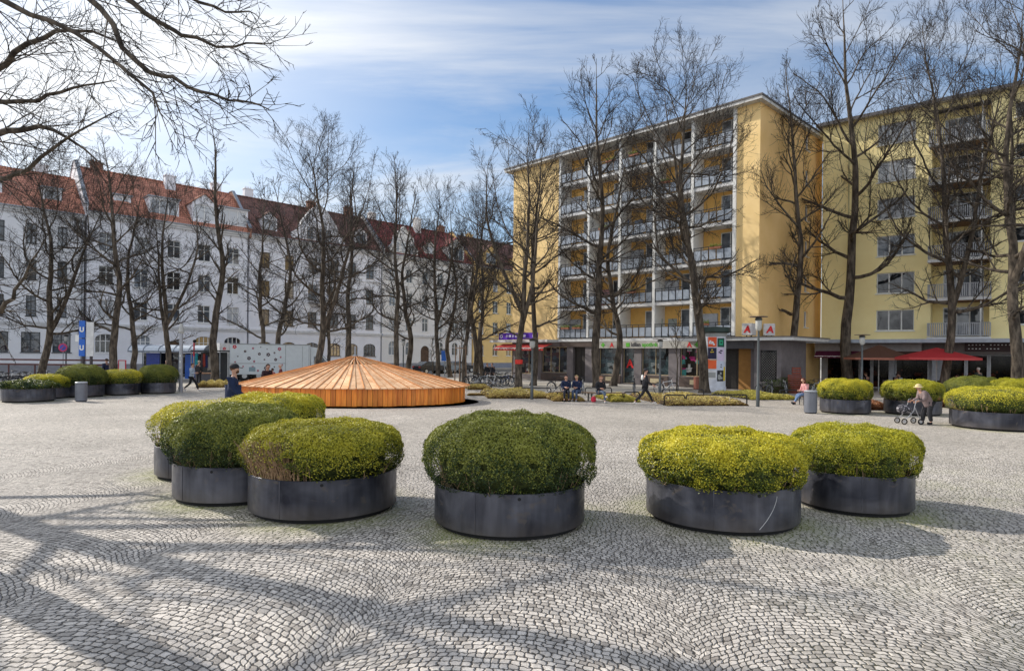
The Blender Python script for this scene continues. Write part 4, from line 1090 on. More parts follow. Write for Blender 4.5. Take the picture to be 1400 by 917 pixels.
for a,b in bays:
    bw_ = MB(); 
    for k in range(6): 
        z = 3.95+2.75*k; wall_faces(bw_, a+.002, b-.002, z+.1, z+2.75, [(a+.6,b-.4,z+.12,z+2.2)], y=1.5, depth=.1)
    bw_.build('loggia_wall', lemon, lem)
    for k in range(6):
        z = 3.95+2.75*k
        s = MB().box(a-.12, b+.12, -.85, -.002, z-.22, z-.02).box(a+.003, b-.003, -.002, 1.495, z-.20, z-.02).build('balcony', slabM, lem)
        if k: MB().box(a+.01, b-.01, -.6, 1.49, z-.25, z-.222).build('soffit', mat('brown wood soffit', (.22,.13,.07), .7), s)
        rr = MB(); nb = 30; w_ = b-a+.16
        rr.box(a-.1, b+.1, -.82, -.76, z+.92, z+.97).box(a-.1, b+.1, -.81, -.77, z+.04, z+.08)
        for j in range(nb+1):
            x = a-.08 + w_*j/nb; rr.box(x-.028, x+.028, -.80, -.78, z+.08, z+.92)
        for sx_ in (a-.09, b+.09):
            rr.box(sx_-.015, sx_+.015, -.76, -.01, z+.92, z+.97)
            for j in range(5): rr.box(sx_-.01, sx_+.01, -.70+j*.14, -.65+j*.14, z+.04, z+.92)
        rr.build('railing', mat('grey railing slats', (.36,.37,.40), .6, obj_rand=.1), s)
        MB().box(b-.5, b-.42, -.3, -.22, z-.02, z+2.5).build('post', white, s)
        window(lem, a+.6, z+.12, b-a-1.0, 2.08, y=1.52, mull=2, trans=0, sill=False, gm=glassC, name='balcony_door')
MB().box(-.4, LL+.3, -.5, 11.4, ZL, ZL+.16).build('roof', mat('pale roof edge', (.4,.38,.34), .8), lem)
MB().box(-.42, LL+.32, -.56, -.501, ZL-.03, ZL+.22).build('gutter', mat('dark roof flashing'  , (.1,.1,.1)), lem)
MB().box(6.2,7.6,2.5,4.5,ZL+.16,ZL+.9).build('roof_hatch', zinc, lem)
MB().tube([(1.9,-.08,3.9),(1.9,-.08,ZL-.1)], .05, 8).build('downpipe', mat('painted pipe', (.5,.45,.25), .6), lem)
MB().box(-1.2, LL, -2.3, .0, 3.58, 3.72).box(-1.2, LL, -2.36, -2.301, 3.50, 3.76).build('canopy', mat('grey metal canopy edge', (.34,.37,.42), .45, metal=.3), lem)
MB().box(-.2, 6.9, -1.0, .9, 2.72, 3.579).build('fascia', mat('pale taupe panel', (.38,.35,.34), .7), lem)
MB().box(6.92, LL, -.8, .9, 2.75, 3.579).build('fascia', mat('brown grey panel', (.14,.12,.11), .7), lem)
op = [(0.2,1.7),(1.85,2.55),(2.65,3.35),(3.45,4.6),(5.0,7.1),(7.9,9.3),(9.4,10.6),(10.7,12.0),(12.8,14.2),(15.0,18),(18.5,22),(22.5,26)]
mb = MB(); wall_faces(mb, -.2, LL, 0, 2.9, [(a,b,.12,2.7) for a,b in op], y=1.0, depth=.1)
mb.build('ground_floor', mat('grey white shopfront', (.42,.43,.46), .6), lem)
for a,b in op: shopwin(lem, a, b, .12, 2.7, S4, mat('aluminium frame', (.45,.46,.48), .4, metal=.5), y=1.04, mull=0)
for x in (4.8, 7.5, 12.4): MB().box(x-.15, x+.15, .62, .98, 0, 2.74).build('column', mat('white column', (.5,.52,.56), .7), lem)
# ================================================================ square furniture
wood = None
def wood_mat(name, c1, c2, axis='Z', gl=.35):
    m, n, l, b = nt(name)
    tc = N(n, 'ShaderNodeTexCoord'); geo = N(n, 'ShaderNodeNewGeometry')
    mp = N(n, 'ShaderNodeMapping'); mp.inputs['Scale'].default_value = (14,14,1.2) if axis == 'Z' else (3,3,3)
    l.new(tc.outputs['Object'], mp.inputs[0])
    ad = N(n, 'ShaderNodeVectorMath', operation='ADD'); l.new(mp.outputs[0], ad.inputs[0])
    sc = N(n, 'ShaderNodeVectorMath', operation='SCALE'); sc.inputs[0].default_value = (31,17,9); l.new(geo.outputs['Random Per Island'], sc.inputs['Scale']); l.new(sc.outputs[0], ad.inputs[1])
    nz = N(n, 'ShaderNodeTexNoise', i_Scale=1., i_Detail=5., i_Distortion=.8); l.new(ad.outputs[0], nz.inputs['Vector'])
    rp = N(n, 'ShaderNodeValToRGB'); rp.color_ramp.elements[0].position=.3; rp.color_ramp.elements[1].position=.7
    rp.color_ramp.elements[0].color = (*c1,1); rp.color_ramp.elements[1].color = (*c2,1); l.new(nz.outputs['Fac'], rp.inputs[0])
    hs = N(n, 'ShaderNodeHueSaturation'); mr = N(n, 'ShaderNodeMapRange', i_To_Min=.72, i_To_Max=1.22); l.new(geo.outputs['Random Per Island'], mr.inputs[0]); l.new(mr.outputs[0], hs.inputs['Value'])
    l.new(rp.outputs[0], hs.inputs['Color']); l.new(hs.outputs[0], b.inputs['Base Color']); b.inputs['Roughness'].default_value = gl
    return m
# wooden cover over the fountain: cone of radial boards on a wall of upright boards
fc = Vector((D(485, 31.2, 540).x, 31.2, 0)); A_, B_ = 5.45, 3.75
cov = empty('fountain_cover', fc, 0, 'low orange wooden cone of radial boards on an upright board wall, covering the fountain', 'cover')
zR, zP = .86, 2.20
NB = 104; mb = MB(); g = random.Random(4)
def rim(a, k=1.): return Vector((A_*math.cos(a)*k, B_*math.sin(a)*k, 0))
for i in range(NB):
    a0, a1 = 2*math.pi*(i+.05)/NB, 2*math.pi*(i+.93)/NB
    long_ = i % 2 == 0; k0 = .02 if i % 4 == 0 else (.12 if long_ else .30)
    for (ka, kb) in ((k0, 1.045),):
        # straight board: constant width; outer boards fill the wedge between full length ones
        o0, o1 = rim(a0, kb), rim(a1, kb); i0, i1 = rim(a0, ka), rim(a1, ka)
        za, zb = zR + (zP-zR)*(1-ka) + g.uniform(-.008,.008), zR + (zP-zR)*(1-kb) + g.uniform(-.006,.006)
        T_ = .035
        mb.add([(*o0.xy,zb),(*o1.xy,zb),(*i1.xy,za),(*i0.xy,za),(*o0.xy,zb+T_),(*o1.xy,zb+T_),(*i1.xy,za+T_),(*i0.xy,za+T_)],
               [(0,3,2,1),(4,5,6,7),(0,1,5,4),(1,2,6,5),(2,3,7,6),(3,0,4,7)])
rfM = wood_mat('peach larch boards', (.66,.33,.14), (.95,.62,.36), 'R', .5)  # roof boards paler than the wall boards
mb.build('roof', rfM, cov)
mb = MB()
for i in range(NB//2):      # raised battens radiating over the joints
    a = 2*math.pi*(i*2)/NB; k0 = .03 + .25*(i % 2); o, q = rim(a, 1.05), rim(a, k0)
    mb.bar((*o.xy, zR+(zP-zR)*(-.05)+.055), (*q.xy, zR+(zP-zR)*(1-k0)+.055), .035, .03)
mb.build('batten', wood_mat('batten wood', (.50,.18,.05), (.72,.34,.12), 'R', .5), cov)
mb = MB(); NW = 150; a = 0
for i in range(NW):
    a0, a1 = 2*math.pi*i/NW, 2*math.pi*(i+.93)/NW
    p, q = rim(a0), rim(a1); n_ = Vector(((p+q).x/A_**2, (p+q).y/B_**2, 0)).normalized()*.03; off = n_*g.uniform(-.2,.4)
    p, q = p+off, q+off; z0, z1 = g.uniform(.03,.05), zR - .0
    mb.add([(p.x,p.y,z0),(q.x,q.y,z0),(q.x,q.y,z1),(p.x,p.y,z1),(p.x-n_.x,p.y-n_.y,z0),(q.x-n_.x,q.y-n_.y,z0),(q.x-n_.x,q.y-n_.y,z1),(p.x-n_.x,p.y-n_.y,z1)],
           [(0,1,2,3),(4,7,6,5),(0,4,5,1),(3,2,6,7),(0,3,7,4),(1,5,6,2)])
mb.build('wall', wood_mat('orange larch wall', (.72,.17,.015), (.98,.34,.04), 'Z', .4), cov)
MB().lathe([(.97, 0.0), (.97, .8)], 60, sx=A_*.985, sy=B_*.985).build('inner_wall', mat('dark inside', (.03,.015,.008), .9), cov)
MB().lathe([(.16, zP-.04), (.14, zP+.05), (.05, zP+.09), (.04, zP+.5)], 12).build('finial', zinc, cov)
sheet_ = MB().lathe([(0, .012), (1., .012)], 60, sx=A_+.7, sy=B_+.7); tag(sheet_.build('paving', mat('dark stone ring', (.16,.15,.13), .8, var=.2, scale=8), None, fc), kind='structure')

# litter bins
binM = mat('grey metal bin', (.17,.18,.21), .42, metal=.35, var=.1, obj_rand=.05)
def make_bin():
    t = empty('litter_bin')
    MB().lathe([(.25,.05),(.26,.06),(.26,.90),(.25,.905)], 32).build('body', binM, t, smooth=True)
    MB().lathe([(.22,0),(.22,.05)], 24).build('base', black, t)
    MB().lathe([(.26,.925),(.265,.93),(.265,.96),(.24,.985),(0,.99)], 32).build('lid', mat('pale bin lid', (.40,.42,.45), .4, metal=.3), t, smooth=True)
    MB().lathe([(.245,.904),(.245,.926)], 24).build('slot', black, t)
    return t
b1 = make_bin(); b1.location = G(1108, 565); tag(b1, 'tall grey cylindrical litter bin in front of the seated woman', 'litter bin', 'cylindrical litter bins')
b2 = copy_thing(b1, G(111, 549), .5, 'grey cylindrical litter bin before the olive dome planter', .93)
b3 = copy_thing(b1, G(953, 533), 0, 'rust red litter bin beside the poster column', .95)
for ch in KIDS(b3): override(ch, mat('rusty bin', (.24,.09,.06), .6))

# street lamps: pole, lantern, flat disc with arms
lampM = mat('lamp post paint', (.09,.10,.105), .5, metal=.4, var=.12)
def make_lamp():
    t = empty('street_lamp')
    MB().lathe([(.085,0),(.085,.9),(.06,.95),(.05,3.45),(.05,3.5)], 16).build('pole', lampM, t, smooth=True)
    MB().lathe([(.07,3.5),(.12,3.56),(.14,3.62),(.15,3.95),(.13,3.98)], 16).build('lantern', mat('frosted lamp glass', (.42,.42,.40), .3), t, smooth=True)
    mb = MB().lathe([(.15,3.98),(.17,4.03),(.14,4.10),(0,4.12)], 16).build('cap', lampM, t)
    MB().lathe([(.40,4.13),(.42,4.145),(.40,4.165),(0,4.18)], 24).build('reflector_disc', mat('rusty brown disc', (.14,.10,.08), .6), t)
    return t
lp = make_lamp(); L0 = [(1036,556,432,'street lamp with flat disc standing before the dark passage door'), (727,546,462,'street lamp in front of the bare tree at the striped awning'),
  (902,541,463,'slim street lamp in front of the green pharmacy lettering'), (1178,546,457,'street lamp beside the brown parasol'), (551,523,463,'distant street lamp behind the wooden cover'), (90,517,457,'small distant street lamp by the round no parking sign')]
for i, (px, yb, yt, lab) in enumerate(L0):
    p = G(px, yb); h = CAMH - ray(px, yt)[1]/F*p.y
    t = lp if i == 0 else copy_tree(lp)
    t.location = p; t.scale = (1,1,h/4.18) if h > 3.2 else (h/4.18*1.1,)*2 + (h/4.18,); tag(t, lab, 'street lamp', 'post top lamps')
p = G(247, 536)
t = empty('lamp_post', p, 0, 'thick pale grey metal mast with stickers beside the walking woman', 'mast')
MB().lathe([(.13,0),(.13,.3),(.105,.32),(.09,3.4)], 16).build('pole', mat('pale galvanised mast', (.36,.37,.40), .5, metal=.4), t, smooth=True)
MB().lathe([(.12,3.4),(.16,3.5),(.12,3.75),(.07,3.95)], 16).build('lantern', mat('frosted lamp glass', (.4,.4,.4)), t)
for k in range(4): MB().box(-.05,.05,-.125+.012*k,-.105,1.0+.35*k,1.12+.35*k).build('sticker', mat('paper sticker', (.6,.6,.58), .7), t)

# advertising column
p = G(981, 536); p = Vector((p.x, p.y+.6, 0)); pH = CAMH - ray(981, 451)[1]/F*p.y; cR = .70
col_ = empty('advertising_column', p, 0, 'round advertising column pasted with red, black and white posters beside the large bare tree', 'poster column')
MB().lathe([(cR+.04,0),(cR+.04,.35),(cR,.37),(cR,pH-.45)], 40).build('drum', mat('white column skin', (.62,.64,.70), .6), col_, smooth=True)
MB().lathe([(cR+.03,pH-.45),(cR+.06,pH-.40),(cR+.06,pH-.16)], 40).build('frieze', mat('column frieze', (.35,.36,.36), .6), col_, smooth=True)
MB().lathe([(cR+.16,pH-.22),(cR+.28,pH-.14),(cR+.28,pH+.16),(cR*.6,pH+.2),(0,pH+.24)], 40).build('roof', mat('dark green cap', (.025,.045,.04), .5), col_, smooth=True)
def poster(a0, a1, z0, z1, m, parent=col_, rr=None, k=8, name='poster'):
    rr = rr or cR+.008; vs = []
    for i in range(k+1):
        a = a0 + (a1-a0)*i/k; vs += [(rr*math.cos(a), rr*math.sin(a), z0), (rr*math.cos(a), rr*math.sin(a), z1)]
    return MB().add(vs, [(2*i,2*i+2,2*i+3,2*i+1) for i in range(k)]).build(name, m, parent)
pc = lambda nme, c: mat(nme, c, .55, var=.05)
fa = -90 - math.degrees(math.atan2(p.x, p.y))   # facing the viewer
def pa(d): return R(fa + d)
red_, navy, lil, grn, yel, blk, wht, orn, gry = [pc(*x) for x in (('poster red',(.72,.10,.03)),('poster navy',(.015,.015,.05)),('poster lilac',(.62,.52,.68)),('poster green',(.01,.07,.05)),('poster yellow',(.75,.55,.02)),('poster black',(.02,.02,.025)),('poster white',(.72,.72,.74)),('poster orange',(.80,.13,.04)),('poster grey',(.35,.36,.35)))]
H_ = pH - .5
rows = [(-40, 8, .80, 1.0, red_), (12, 55, .80, .98, grn), (-40, 8, .56, .785, navy), (12, 55, .52, .785, lil), (-40, 8, .36, .55, orn), (12, 55, .34, .51, pc('poster pale blue',(.55,.6,.72))), (-40, 8, .15, .33, wht), (12, 50, .11, .33, blk), (51, 66, .12, .4, yel), (-72, -46, .45, .70, lil), (-72,-46,.72,.97,wht), (58,85,.5,.9,wht)]
Z = lambda f: .37 + f*(H_-.37)
for a, b, z0, z1, m in rows: poster(pa(a), pa(b), Z(z0), Z(z1), m)
g = random.Random(9)
for (a,b,z0,z1,m,nn) in [(-34,2,.83,.95,wht,7),(-30,0,.68,.76,yel,3),(16,50,.66,.76,navy,5),(18,50,.54,.62,lil,2),(-36,4,.505,.545,pc('sand',(.5,.35,.2)),1),(-36,4,.18,.31,gry,2),(16,46,.14,.31,gry,9),(20,44,.38,.46,blk,3)]:
    for i in range(nn):
        u, v = a + (b-a)*g.random()*.7, z0 + (z1-z0)*g.random()*.7
        if m is gry and nn == 2: u, v = a, z0 + .05*i
        poster(pa(u), pa(u+(b-a)*(.28 if nn > 2 else 1)), Z(v), Z(v+(z1-z0)*(.25 if nn > 2 else .45)), m, rr=cR+.013+.002*i, k=4, name='print')
# green ring of letters on the green poster
poster(pa(22), pa(44), Z(.84), Z(.94), pc('bright green',(.02,.35,.18)), rr=cR+.012, k=6, name='print'); poster(pa(28), pa(38), Z(.87), Z(.91), grn, rr=cR+.016, k=4, name='print')

# signs ---------------------------------------------------------------
def onb(bld, x, y, z): return bld.matrix_basis @ Vector((x, y, z))
def sign(bld, name, x, y, z, label, cat='sign'):
    return empty(name, onb(bld, x, y, z), bld.rotation_euler.z, label, cat)
BM = bal
sred, sgreen, sdark = mat('sign red', (.62,.02,.02), .5), mat('sign green', (.10,.42,.03), .5), mat('sign dark grey', (.05,.05,.055), .5)
s = sign(BM, 'shop_sign', 10.2, -.06, 2.98, 'long pale pharmacy sign reading kilianapotheke with green crosses and red letters')
MB().box(0, 10.6, -.10, .05, 0, .56).build('board', mat('champagne sign board', (.46,.44,.40), .45, metal=.2), s)
def cross(x, z, r, m): MB().box(x-r*.33, x+r*.33, -.125, -.101, z-r, z+r).box(x-r, x-r*.33-.0005, -.125, -.101, z-r*.33, z+r*.33).box(x+r*.33+.0005, x+r, -.125, -.101, z-r*.33, z+r*.33).build('green_cross', m, s)
cross(1.0, .28, .19, sgreen); cross(9.75, .28, .19, sgreen)
text('A', .50, sred, s, (1.75, -.105, .10), 'letter', .012, bold=.025); text('A', .50, sred, s, (8.95, -.105, .10), 'letter', .012, bold=.025)
MB().box(3.35, 3.70, -.125, -.101, .12, .44).build('emblem', sgreen, s)
text('kilian', .44, sdark, s, (3.85, -.105, .15), 'lettering', .01, bold=.012); text('apotheke', .44, sgreen, s, (4.9, -.105, .15), 'lettering', .01, bold=.012)
for px_, x_, yy in ((1018, 24.3, 'white light box with a red letter on the entrance canopy, seen corner on'),(1052, 25.15, 'smaller grey edged light box with a red letter on the entrance canopy')):
    s = sign(BM, 'light_box', x_, -.9 if x_ < 24.5 else .3, 3.76, yy); 
    if x_ > 24.5: s.rotation_euler.z += R(30)
    wv, hv = (1.15, .95) if x_ < 24 else (.72, .82)
    MB().box(-wv/2, wv/2, -.35, .35, .10, .10+hv).build('case', mat('light box white', (.55,.53,.52), .4), s, bevel=.03)
    MB().box(-.2,-.14,-.03,.03,0,.1).box(.14,.2,-.03,.03,0,.1).build('bracket', black, s)
    text('A', .62, sred, s, (0.18 if wv > 1 else .02, -.36, .30), 'letter', .01, bold=.03, align='CENTER', shear=.15)
s = sign(BM, 'shop_sign', -.55, -1.2, 3.78, 'purple sign board with white round emblems above the striped shop awning')
pur, paleP = mat('sign purple', (.09,.015,.38), .5), mat('sign pale lilac', (.72,.66,.85), .5)
MB().box(0, 5.1, -.06, .06, .0, .62).build('board', pur, s)
for x in (.35, 4.7): MB().prism([(x+.2*math.cos(i*math.pi/6), .31+.2*math.sin(i*math.pi/6)) for i in range(12)], -.075, -.061).build('emblem', paleP, s); MB().prism([(x+.08*math.cos(i*math.pi/6)+.03, .31+.08*math.sin(i*math.pi/6)) for i in range(12)], -.085, -.0755).build('emblem_centre', pur, s)
for i, (x, w_) in enumerate([(1.0,.16),(1.22,.1),(1.4,.34),(1.85,.22),(2.2,.5),(2.85,.3),(3.25,.42)]):
    MB().prism([(x,.22),(x+w_*.8,.20),(x+w_,.42),(x+w_*.25,.46)], -.075, -.061).build('lettering', paleP, s)
MB().bar((.6,0,-.04),(.6,0,0),.05).bar((4.4,0,-.04),(4.4,0,0),.05).build('bracket', black, s)
# awnings
def awning(bld, x0, x1, y0, z0, proj, drop, m, label, val=.2, marks=None):
    t = empty('awning', onb(bld, x0, y0, z0), bld.rotation_euler.z, label, 'awning'); w_ = x1-x0
    MB().add([(0,0,0),(w_,0,0),(w_,-proj,-drop),(0,-proj,-drop),(0,0,.03),(w_,0,.03),(w_,-proj,-drop+.03),(0,-proj,-drop+.03)], [(0,3,2,1),(4,5,6,7),(0,1,5,4),(2,3,7,6),(3,0,4,7),(1,2,6,5)]).build('canvas', m, t)
    if val: MB().box(0, w_, -proj-.012, -proj-.001, -drop-val, -drop+.02).build('valance', m, t)
    MB().box(-.03, w_+.03, -proj-.03, -proj+.03, -drop-.05-(val if marks == 'bar' else 0), -drop-.0-(val if marks == 'bar' else 0)).build('front_bar', white, t)
    for x in (.25, w_-.25): MB().bar((x, -.02, -.25), (x, -proj*.5, -drop*.5-.12), .03).bar((x, -proj*.5, -drop*.5-.12), (x, -proj, -drop-.03), .03).build('arm', zinc, t)
    return t
redS = mat('red awning cloth', (.42,.03,.025), .8)
t = awning(BM, -.3, 6.1, -.9, 3.35, 1.2, .35, redS, 'red awning with looping white marks above the narrow shop by the purple sign', .26)
g = random.Random(2)
for i in range(16):
    x = .3 + i*.37; MB().tube([(x+.11*math.cos(q*.9)*1.2, -1.222, -.45+.075*math.sin(q*1.3+i)) for q in range(6)], .018, 4).build('lettering', white, t)
plum = mat('plum awning cloth', (.12,.015,.05), .8)
t = awning(LEM_B := lem, -.1, 4.7, -.9, 2.95, .55, .42, plum, 'plum purple awning with pale looping marks above the glazed cafe front', .16)
for i in range(11):
    x = .25 + i*.38; MB().tube([(x+.13*math.cos(q*1.1), -.52-.03*0, -.47+.07*math.sin(q*1.7+i)) for q in range(6)], .012, 4).build('lettering', mat('pale pink thread', (.5,.32,.42), .7), t); 
for ch in KIDS(t):
    if ch.name.startswith('lettering'): ch.location = (0,-.047,0)
awning(lem, 4.9, 7.6, -.9, 2.95, .5, .40, mat('brown awning cloth', (.09,.045,.035), .8), 'brown awning band behind the brown parasol', .1)
awning(lem, 12.6, 15.6, -.9, 2.95, .8, .45, plum, 'short plum awning beside the last cafe door', .05)
s = sign(lem, 'shop_sign', 9.4, -.83, 2.95, 'dark cafe name board with two rows of small lights above the red parasol')
MB().box(0, 2.8, -.04, .03, -.05, .58).build('board', mat('very dark red board', (.03,.008,.008), .5), s)
for r_, n_ in ((.38, 12), (.12, 9)):
    for i in range(n_):
        if (i*5+int(r_*10)) % 7: MB().box(.2+i*.2, .29+i*.2, -.055, -.041, r_, r_+.06).build('lettering', white, s)
# parasols
def parasol(px, py_pole, wpx, ytop, yrim, m, m2, label):
    p = G(px, py_pole); k = F/p.y; r = wpx/2/k*.82; zt = CAMH - ray(px, ytop)[1]/k; zr = CAMH - ray(px, yrim)[1]/k
    t = empty('parasol', p, R(20), label, 'parasol', 'cafe parasols'); n_ = 8; r /= math.cos(math.pi/8)
    MB().lathe([(.26,0),(.26,.06),(.06,.08),(.035,.1),(.035,zt-.02)], 12).build('pole', mat('parasol pole', (.45,.45,.43), .5, metal=.3), t)
    mb = MB(); mb.add([(0,0,zt)] + [(r*math.cos(2*math.pi*i/n_), r*math.sin(2*math.pi*i/n_), zr) for i in range(n_)], [(0,i+1,(i+1)%n_+1) for i in range(n_)])
    mb.build('canopy', m, t)
    mb = MB(); mb.add([(r*1.0*math.cos(2*math.pi*i/n_), r*math.sin(2*math.pi*i/n_), zr+dz) for i in range(n_) for dz in (0,-.14)], [(2*i,2*i+1,(2*i+3)%(2*n_),(2*i+2)%(2*n_)) for i in range(n_)])
    mb.build('valance', m2, t)
    for i in range(n_): MB().bar((0,0,zr-.1),(r*.6*math.cos(2*math.pi*i/n_), r*.6*math.sin(2*math.pi*i/n_), zr+(zt-zr)*.38),.022).build('rib', zinc, t)
def cloth(name, c):
    m, n, l, b = nt(name); b.inputs['Base Color'].default_value = (*c,1); b.inputs['Roughness'].default_value = .85
    tr_ = N(n, 'ShaderNodeBsdfTranslucent'); tr_.inputs[0].default_value = (*c,1); mx = N(n, 'ShaderNodeMixShader'); mx.inputs[0].default_value = .35
    l.new(b.outputs[0], mx.inputs[1]); l.new(tr_.outputs[0], mx.inputs[2]); l.new(mx.outputs[0], n['Material Output'].inputs[0]); return m
parasol(1201, 536, 96, 471, 489, cloth('brown parasol cloth', (.13,.06,.04)), cloth('peach valance', (.55,.22,.15)), 'brown cafe parasol with peach valance on a pale pole')
parasol(1280, 540, 116, 475, 489, cloth('red parasol cloth', (.52,.03,.04)), cloth('light red valance', (.7,.1,.1)), 'red cafe parasol spread behind the scarred bare tree')
# cafe tables and chairs
tabM = mat('dark bistro metal', (.04,.04,.045), .5, metal=.5)
def make_table():
    t = empty('cafe_table'); MB().lathe([(.36,.72),(.36,.745)], 20).build('table_top', mat('grey table top', (.25,.25,.26), .4), t)
    MB().lathe([(.24,0),(.22,.03),(.03,.05),(.03,.72)], 12).build('leg', tabM, t); return t
def make_chair():
    t = empty('cafe_chair'); ch = mat('woven chair seat', (.07,.055,.05), .7)
    MB().box(-.22,.22,-.22,.22,.44,.47).build('seat', ch, t); MB().cbox((0,.23,.70),(.42,.03,.36)).build('backrest', ch, t)
    for a,b in ((-.2,-.2),(.2,-.2),(-.2,.22),(.2,.22)): MB().tube([(a,b,.44 if b<0 else .85),(a*1.08,b*1.1,0)], .013, 6).build('leg', tabM, t)
    return t
tb, chp = make_table(), make_chair(); first = [0,0]
for i, (x, y) in enumerate([(5.4,-3.0),(7.6,-2.6),(9.6,-3.2),(11.4,-2.6),(3.2,-2.8),(13.6,-3.0)]):
    w_ = ['between the two parasols', 'beneath the red parasol', 'behind the scarred tree', 'beside the standing grey haired person', 'near the plum awning', 'at the last cafe door'][i]
    t = tb if i == 0 else copy_tree(tb); t.location = onb(lem, x, y, 0); tag(t, 'small round cafe table ' + w_, 'table', 'cafe tables')
    for k, a in enumerate((20, 195)):
        c_ = chp if i == k == 0 else copy_tree(chp); c_.location = onb(lem, x + .72*math.sin(R(a)), y + .62*math.cos(R(a)), 0); c_.rotation_euler = (0,0,-R(a)+lem.rotation_euler.z)
        tag(c_, ('dark cafe chair on the street side of the table ' if k else 'dark cafe chair on the shop side of the table ') + w_, 'chair', 'cafe chairs')

# hoop rails, benches, beds
railM = mat('dark tube rail', (.035,.035,.04), .45, metal=.5)
def hoop(pxa, pxb, yb, h, label):
    a, b = G(pxa, yb), G(pxb, yb); d = b - a; L_ = d.length; t = math.atan2(d.y, d.x)
    pts = [(0,0,0),(0,0,h-.12)] + [(.12-.12*math.cos(q*math.pi/8), 0, h-.12+.12*math.sin(q*math.pi/8)) for q in range(1,5)] + [(L_-.12+.12*math.sin(q*math.pi/8), 0, h-.12+.12*math.cos(q*math.pi/8)) for q in range(0,5)] + [(L_,0,0)]
    root = empty('hoop_rail', a, t, label, 'rail', 'low bent tube rails around the tree beds')
    MB().tube(pts, .032, 8).build('tube', railM, root, smooth='all'); MB().lathe([(.07,0),(.07,.02)], 10, (0,0,0)).build('foot_plate', railM, root); MB().lathe([(.07,0),(.07,.02)], 10, (L_,0,0)).build('foot_plate', railM, root)
for x0,x1,y,h,lab in [(853,874,549,.5,'short rail hoop behind the walking man'),(908,936,554,.5,'rail hoop just ahead of the walking man'),(938,1021,554,.52,'longest rail hoop in front of the large bare tree'),
    (905,962,543,.45,'rear rail hoop behind the large tree bed'),(712,753,541,.45,'rail hoop behind the bed with the street lamp'),(1066,1094,545,.5,'rail hoop beside the seated woman'),(640,672,533,.45,'rail hoop at the parked bicycles by the wooden cover'),
    (800,836,540,.45,'rear rail hoop behind the single sitter'),(1290,1302,556,.5,'stub of rail hoop by the cafe planters')]: hoop(x0,x1,y,h,lab)
benchW = mat('bench slats', (.20,.13,.08), .6, var=.2, scale=6)
def make_bench(L_=2.0):
    t = empty('bench')
    for i in range(4): MB().box(-L_/2, L_/2, -.22+i*.115, -.12+i*.115, .42, .455).build('seat_slat', benchW, t)
    for x in (-L_/2+.1, L_/2-.1): MB().tube([(x,-.2,0),(x,-.2,.41),(x,.2,.41),(x,.2,0)], .022, 6).build('leg', railM, t)
    return t
bn = make_bench(); bn.location = G(786, 548)+Vector((0,.25,0)); tag(bn, 'low slatted bench carrying two people in navy jackets', 'bench', 'benches along the tree beds')
copy_thing(bn, G(829, 549)+Vector((0,.2,0)), 0, 'low slatted bench with one person in dark clothes')
copy_thing(bn, G(1114, 554)+Vector((.3,.2,0)), R(4), 'low slatted bench behind the tall grey bin', 1.0)
bedM = {'straw': leaf_mat('straw coloured ground cover', (.05,.03,.015), (.34,.20,.07), (.62,.50,.15), .35, .0), 'gold': leaf_mat('golden ground cover', (.06,.06,.015), (.42,.36,.06), (.72,.62,.14), .35, 0.), 'rust': leaf_mat('rusty dry flower heads', (.06,.02,.01), (.30,.12,.05), (.52,.27,.14), .5, 0.), 'green': leaf_mat('dark box leaves', (.008,.02,.005), (.03,.06,.012), (.09,.13,.02), 1.0, 0.)}
def bed(px0, px1, yf, depth, h, key, label, n_=9000, kind='planted bed', name='plant_bed'):
    a, b = G(px0, yf), G(px1, yf); root = empty(name, (a+b)/2, math.atan2(b.y-a.y, b.x-a.x), label, kind, 'low planted beds under the trees' if name == 'plant_bed' else None)
    L_ = (b-a).length; g = np.random.default_rng(int(px0)); u = g.uniform(-1,1,n_); v = g.uniform(-1,1,n_); v = np.where(g.uniform(0,1,n_) < .35, -1+g.exponential(.06,n_), v)
    hh = h*np.clip(1-np.abs(u)**6,0,1)**.5*np.clip(1-np.abs(v)**8,.12,1)**.5*(.75+.25*np.sin(u*L_*3+v*2)*np.sin(v*5+u*L_*1.7)) ; z = hh*np.where(g.uniform(0,1,n_)<.6, 1, g.uniform(0,1,n_))
    P = np.stack([u*L_/2, depth/2+v*depth/2, z + .02], 1); Nn = np.tile([0,-.35,.9], (n_,1))
    me = leaf_mesh('foliage', P, Nn, .085 if name == 'plant_bed' else .05, g, jit=1.3, aspect=.5); me.materials.append(bedM[key]); o = bpy.data.objects.new('foliage', me); COL.objects.link(o); o.parent = root
    mb = MB(); mb.add([(-L_/2+.1,.05,.005),(L_/2-.1,.05,.005),(L_/2-.1,depth-.05,.005),(-L_/2+.1,depth-.05,.005),(-L_/2+.25,.2,h*.42),(L_/2-.25,.2,h*.42),(L_/2-.25,depth-.2,h*.42),(-L_/2+.25,depth-.2,h*.42)], [(4,5,6,7),(0,1,5,4),(1,2,6,5),(2,3,7,6),(3,0,4,7)])
    mb.build('soil', mat('bed soil', (.06,.04,.025), .95, bump=.5), root)
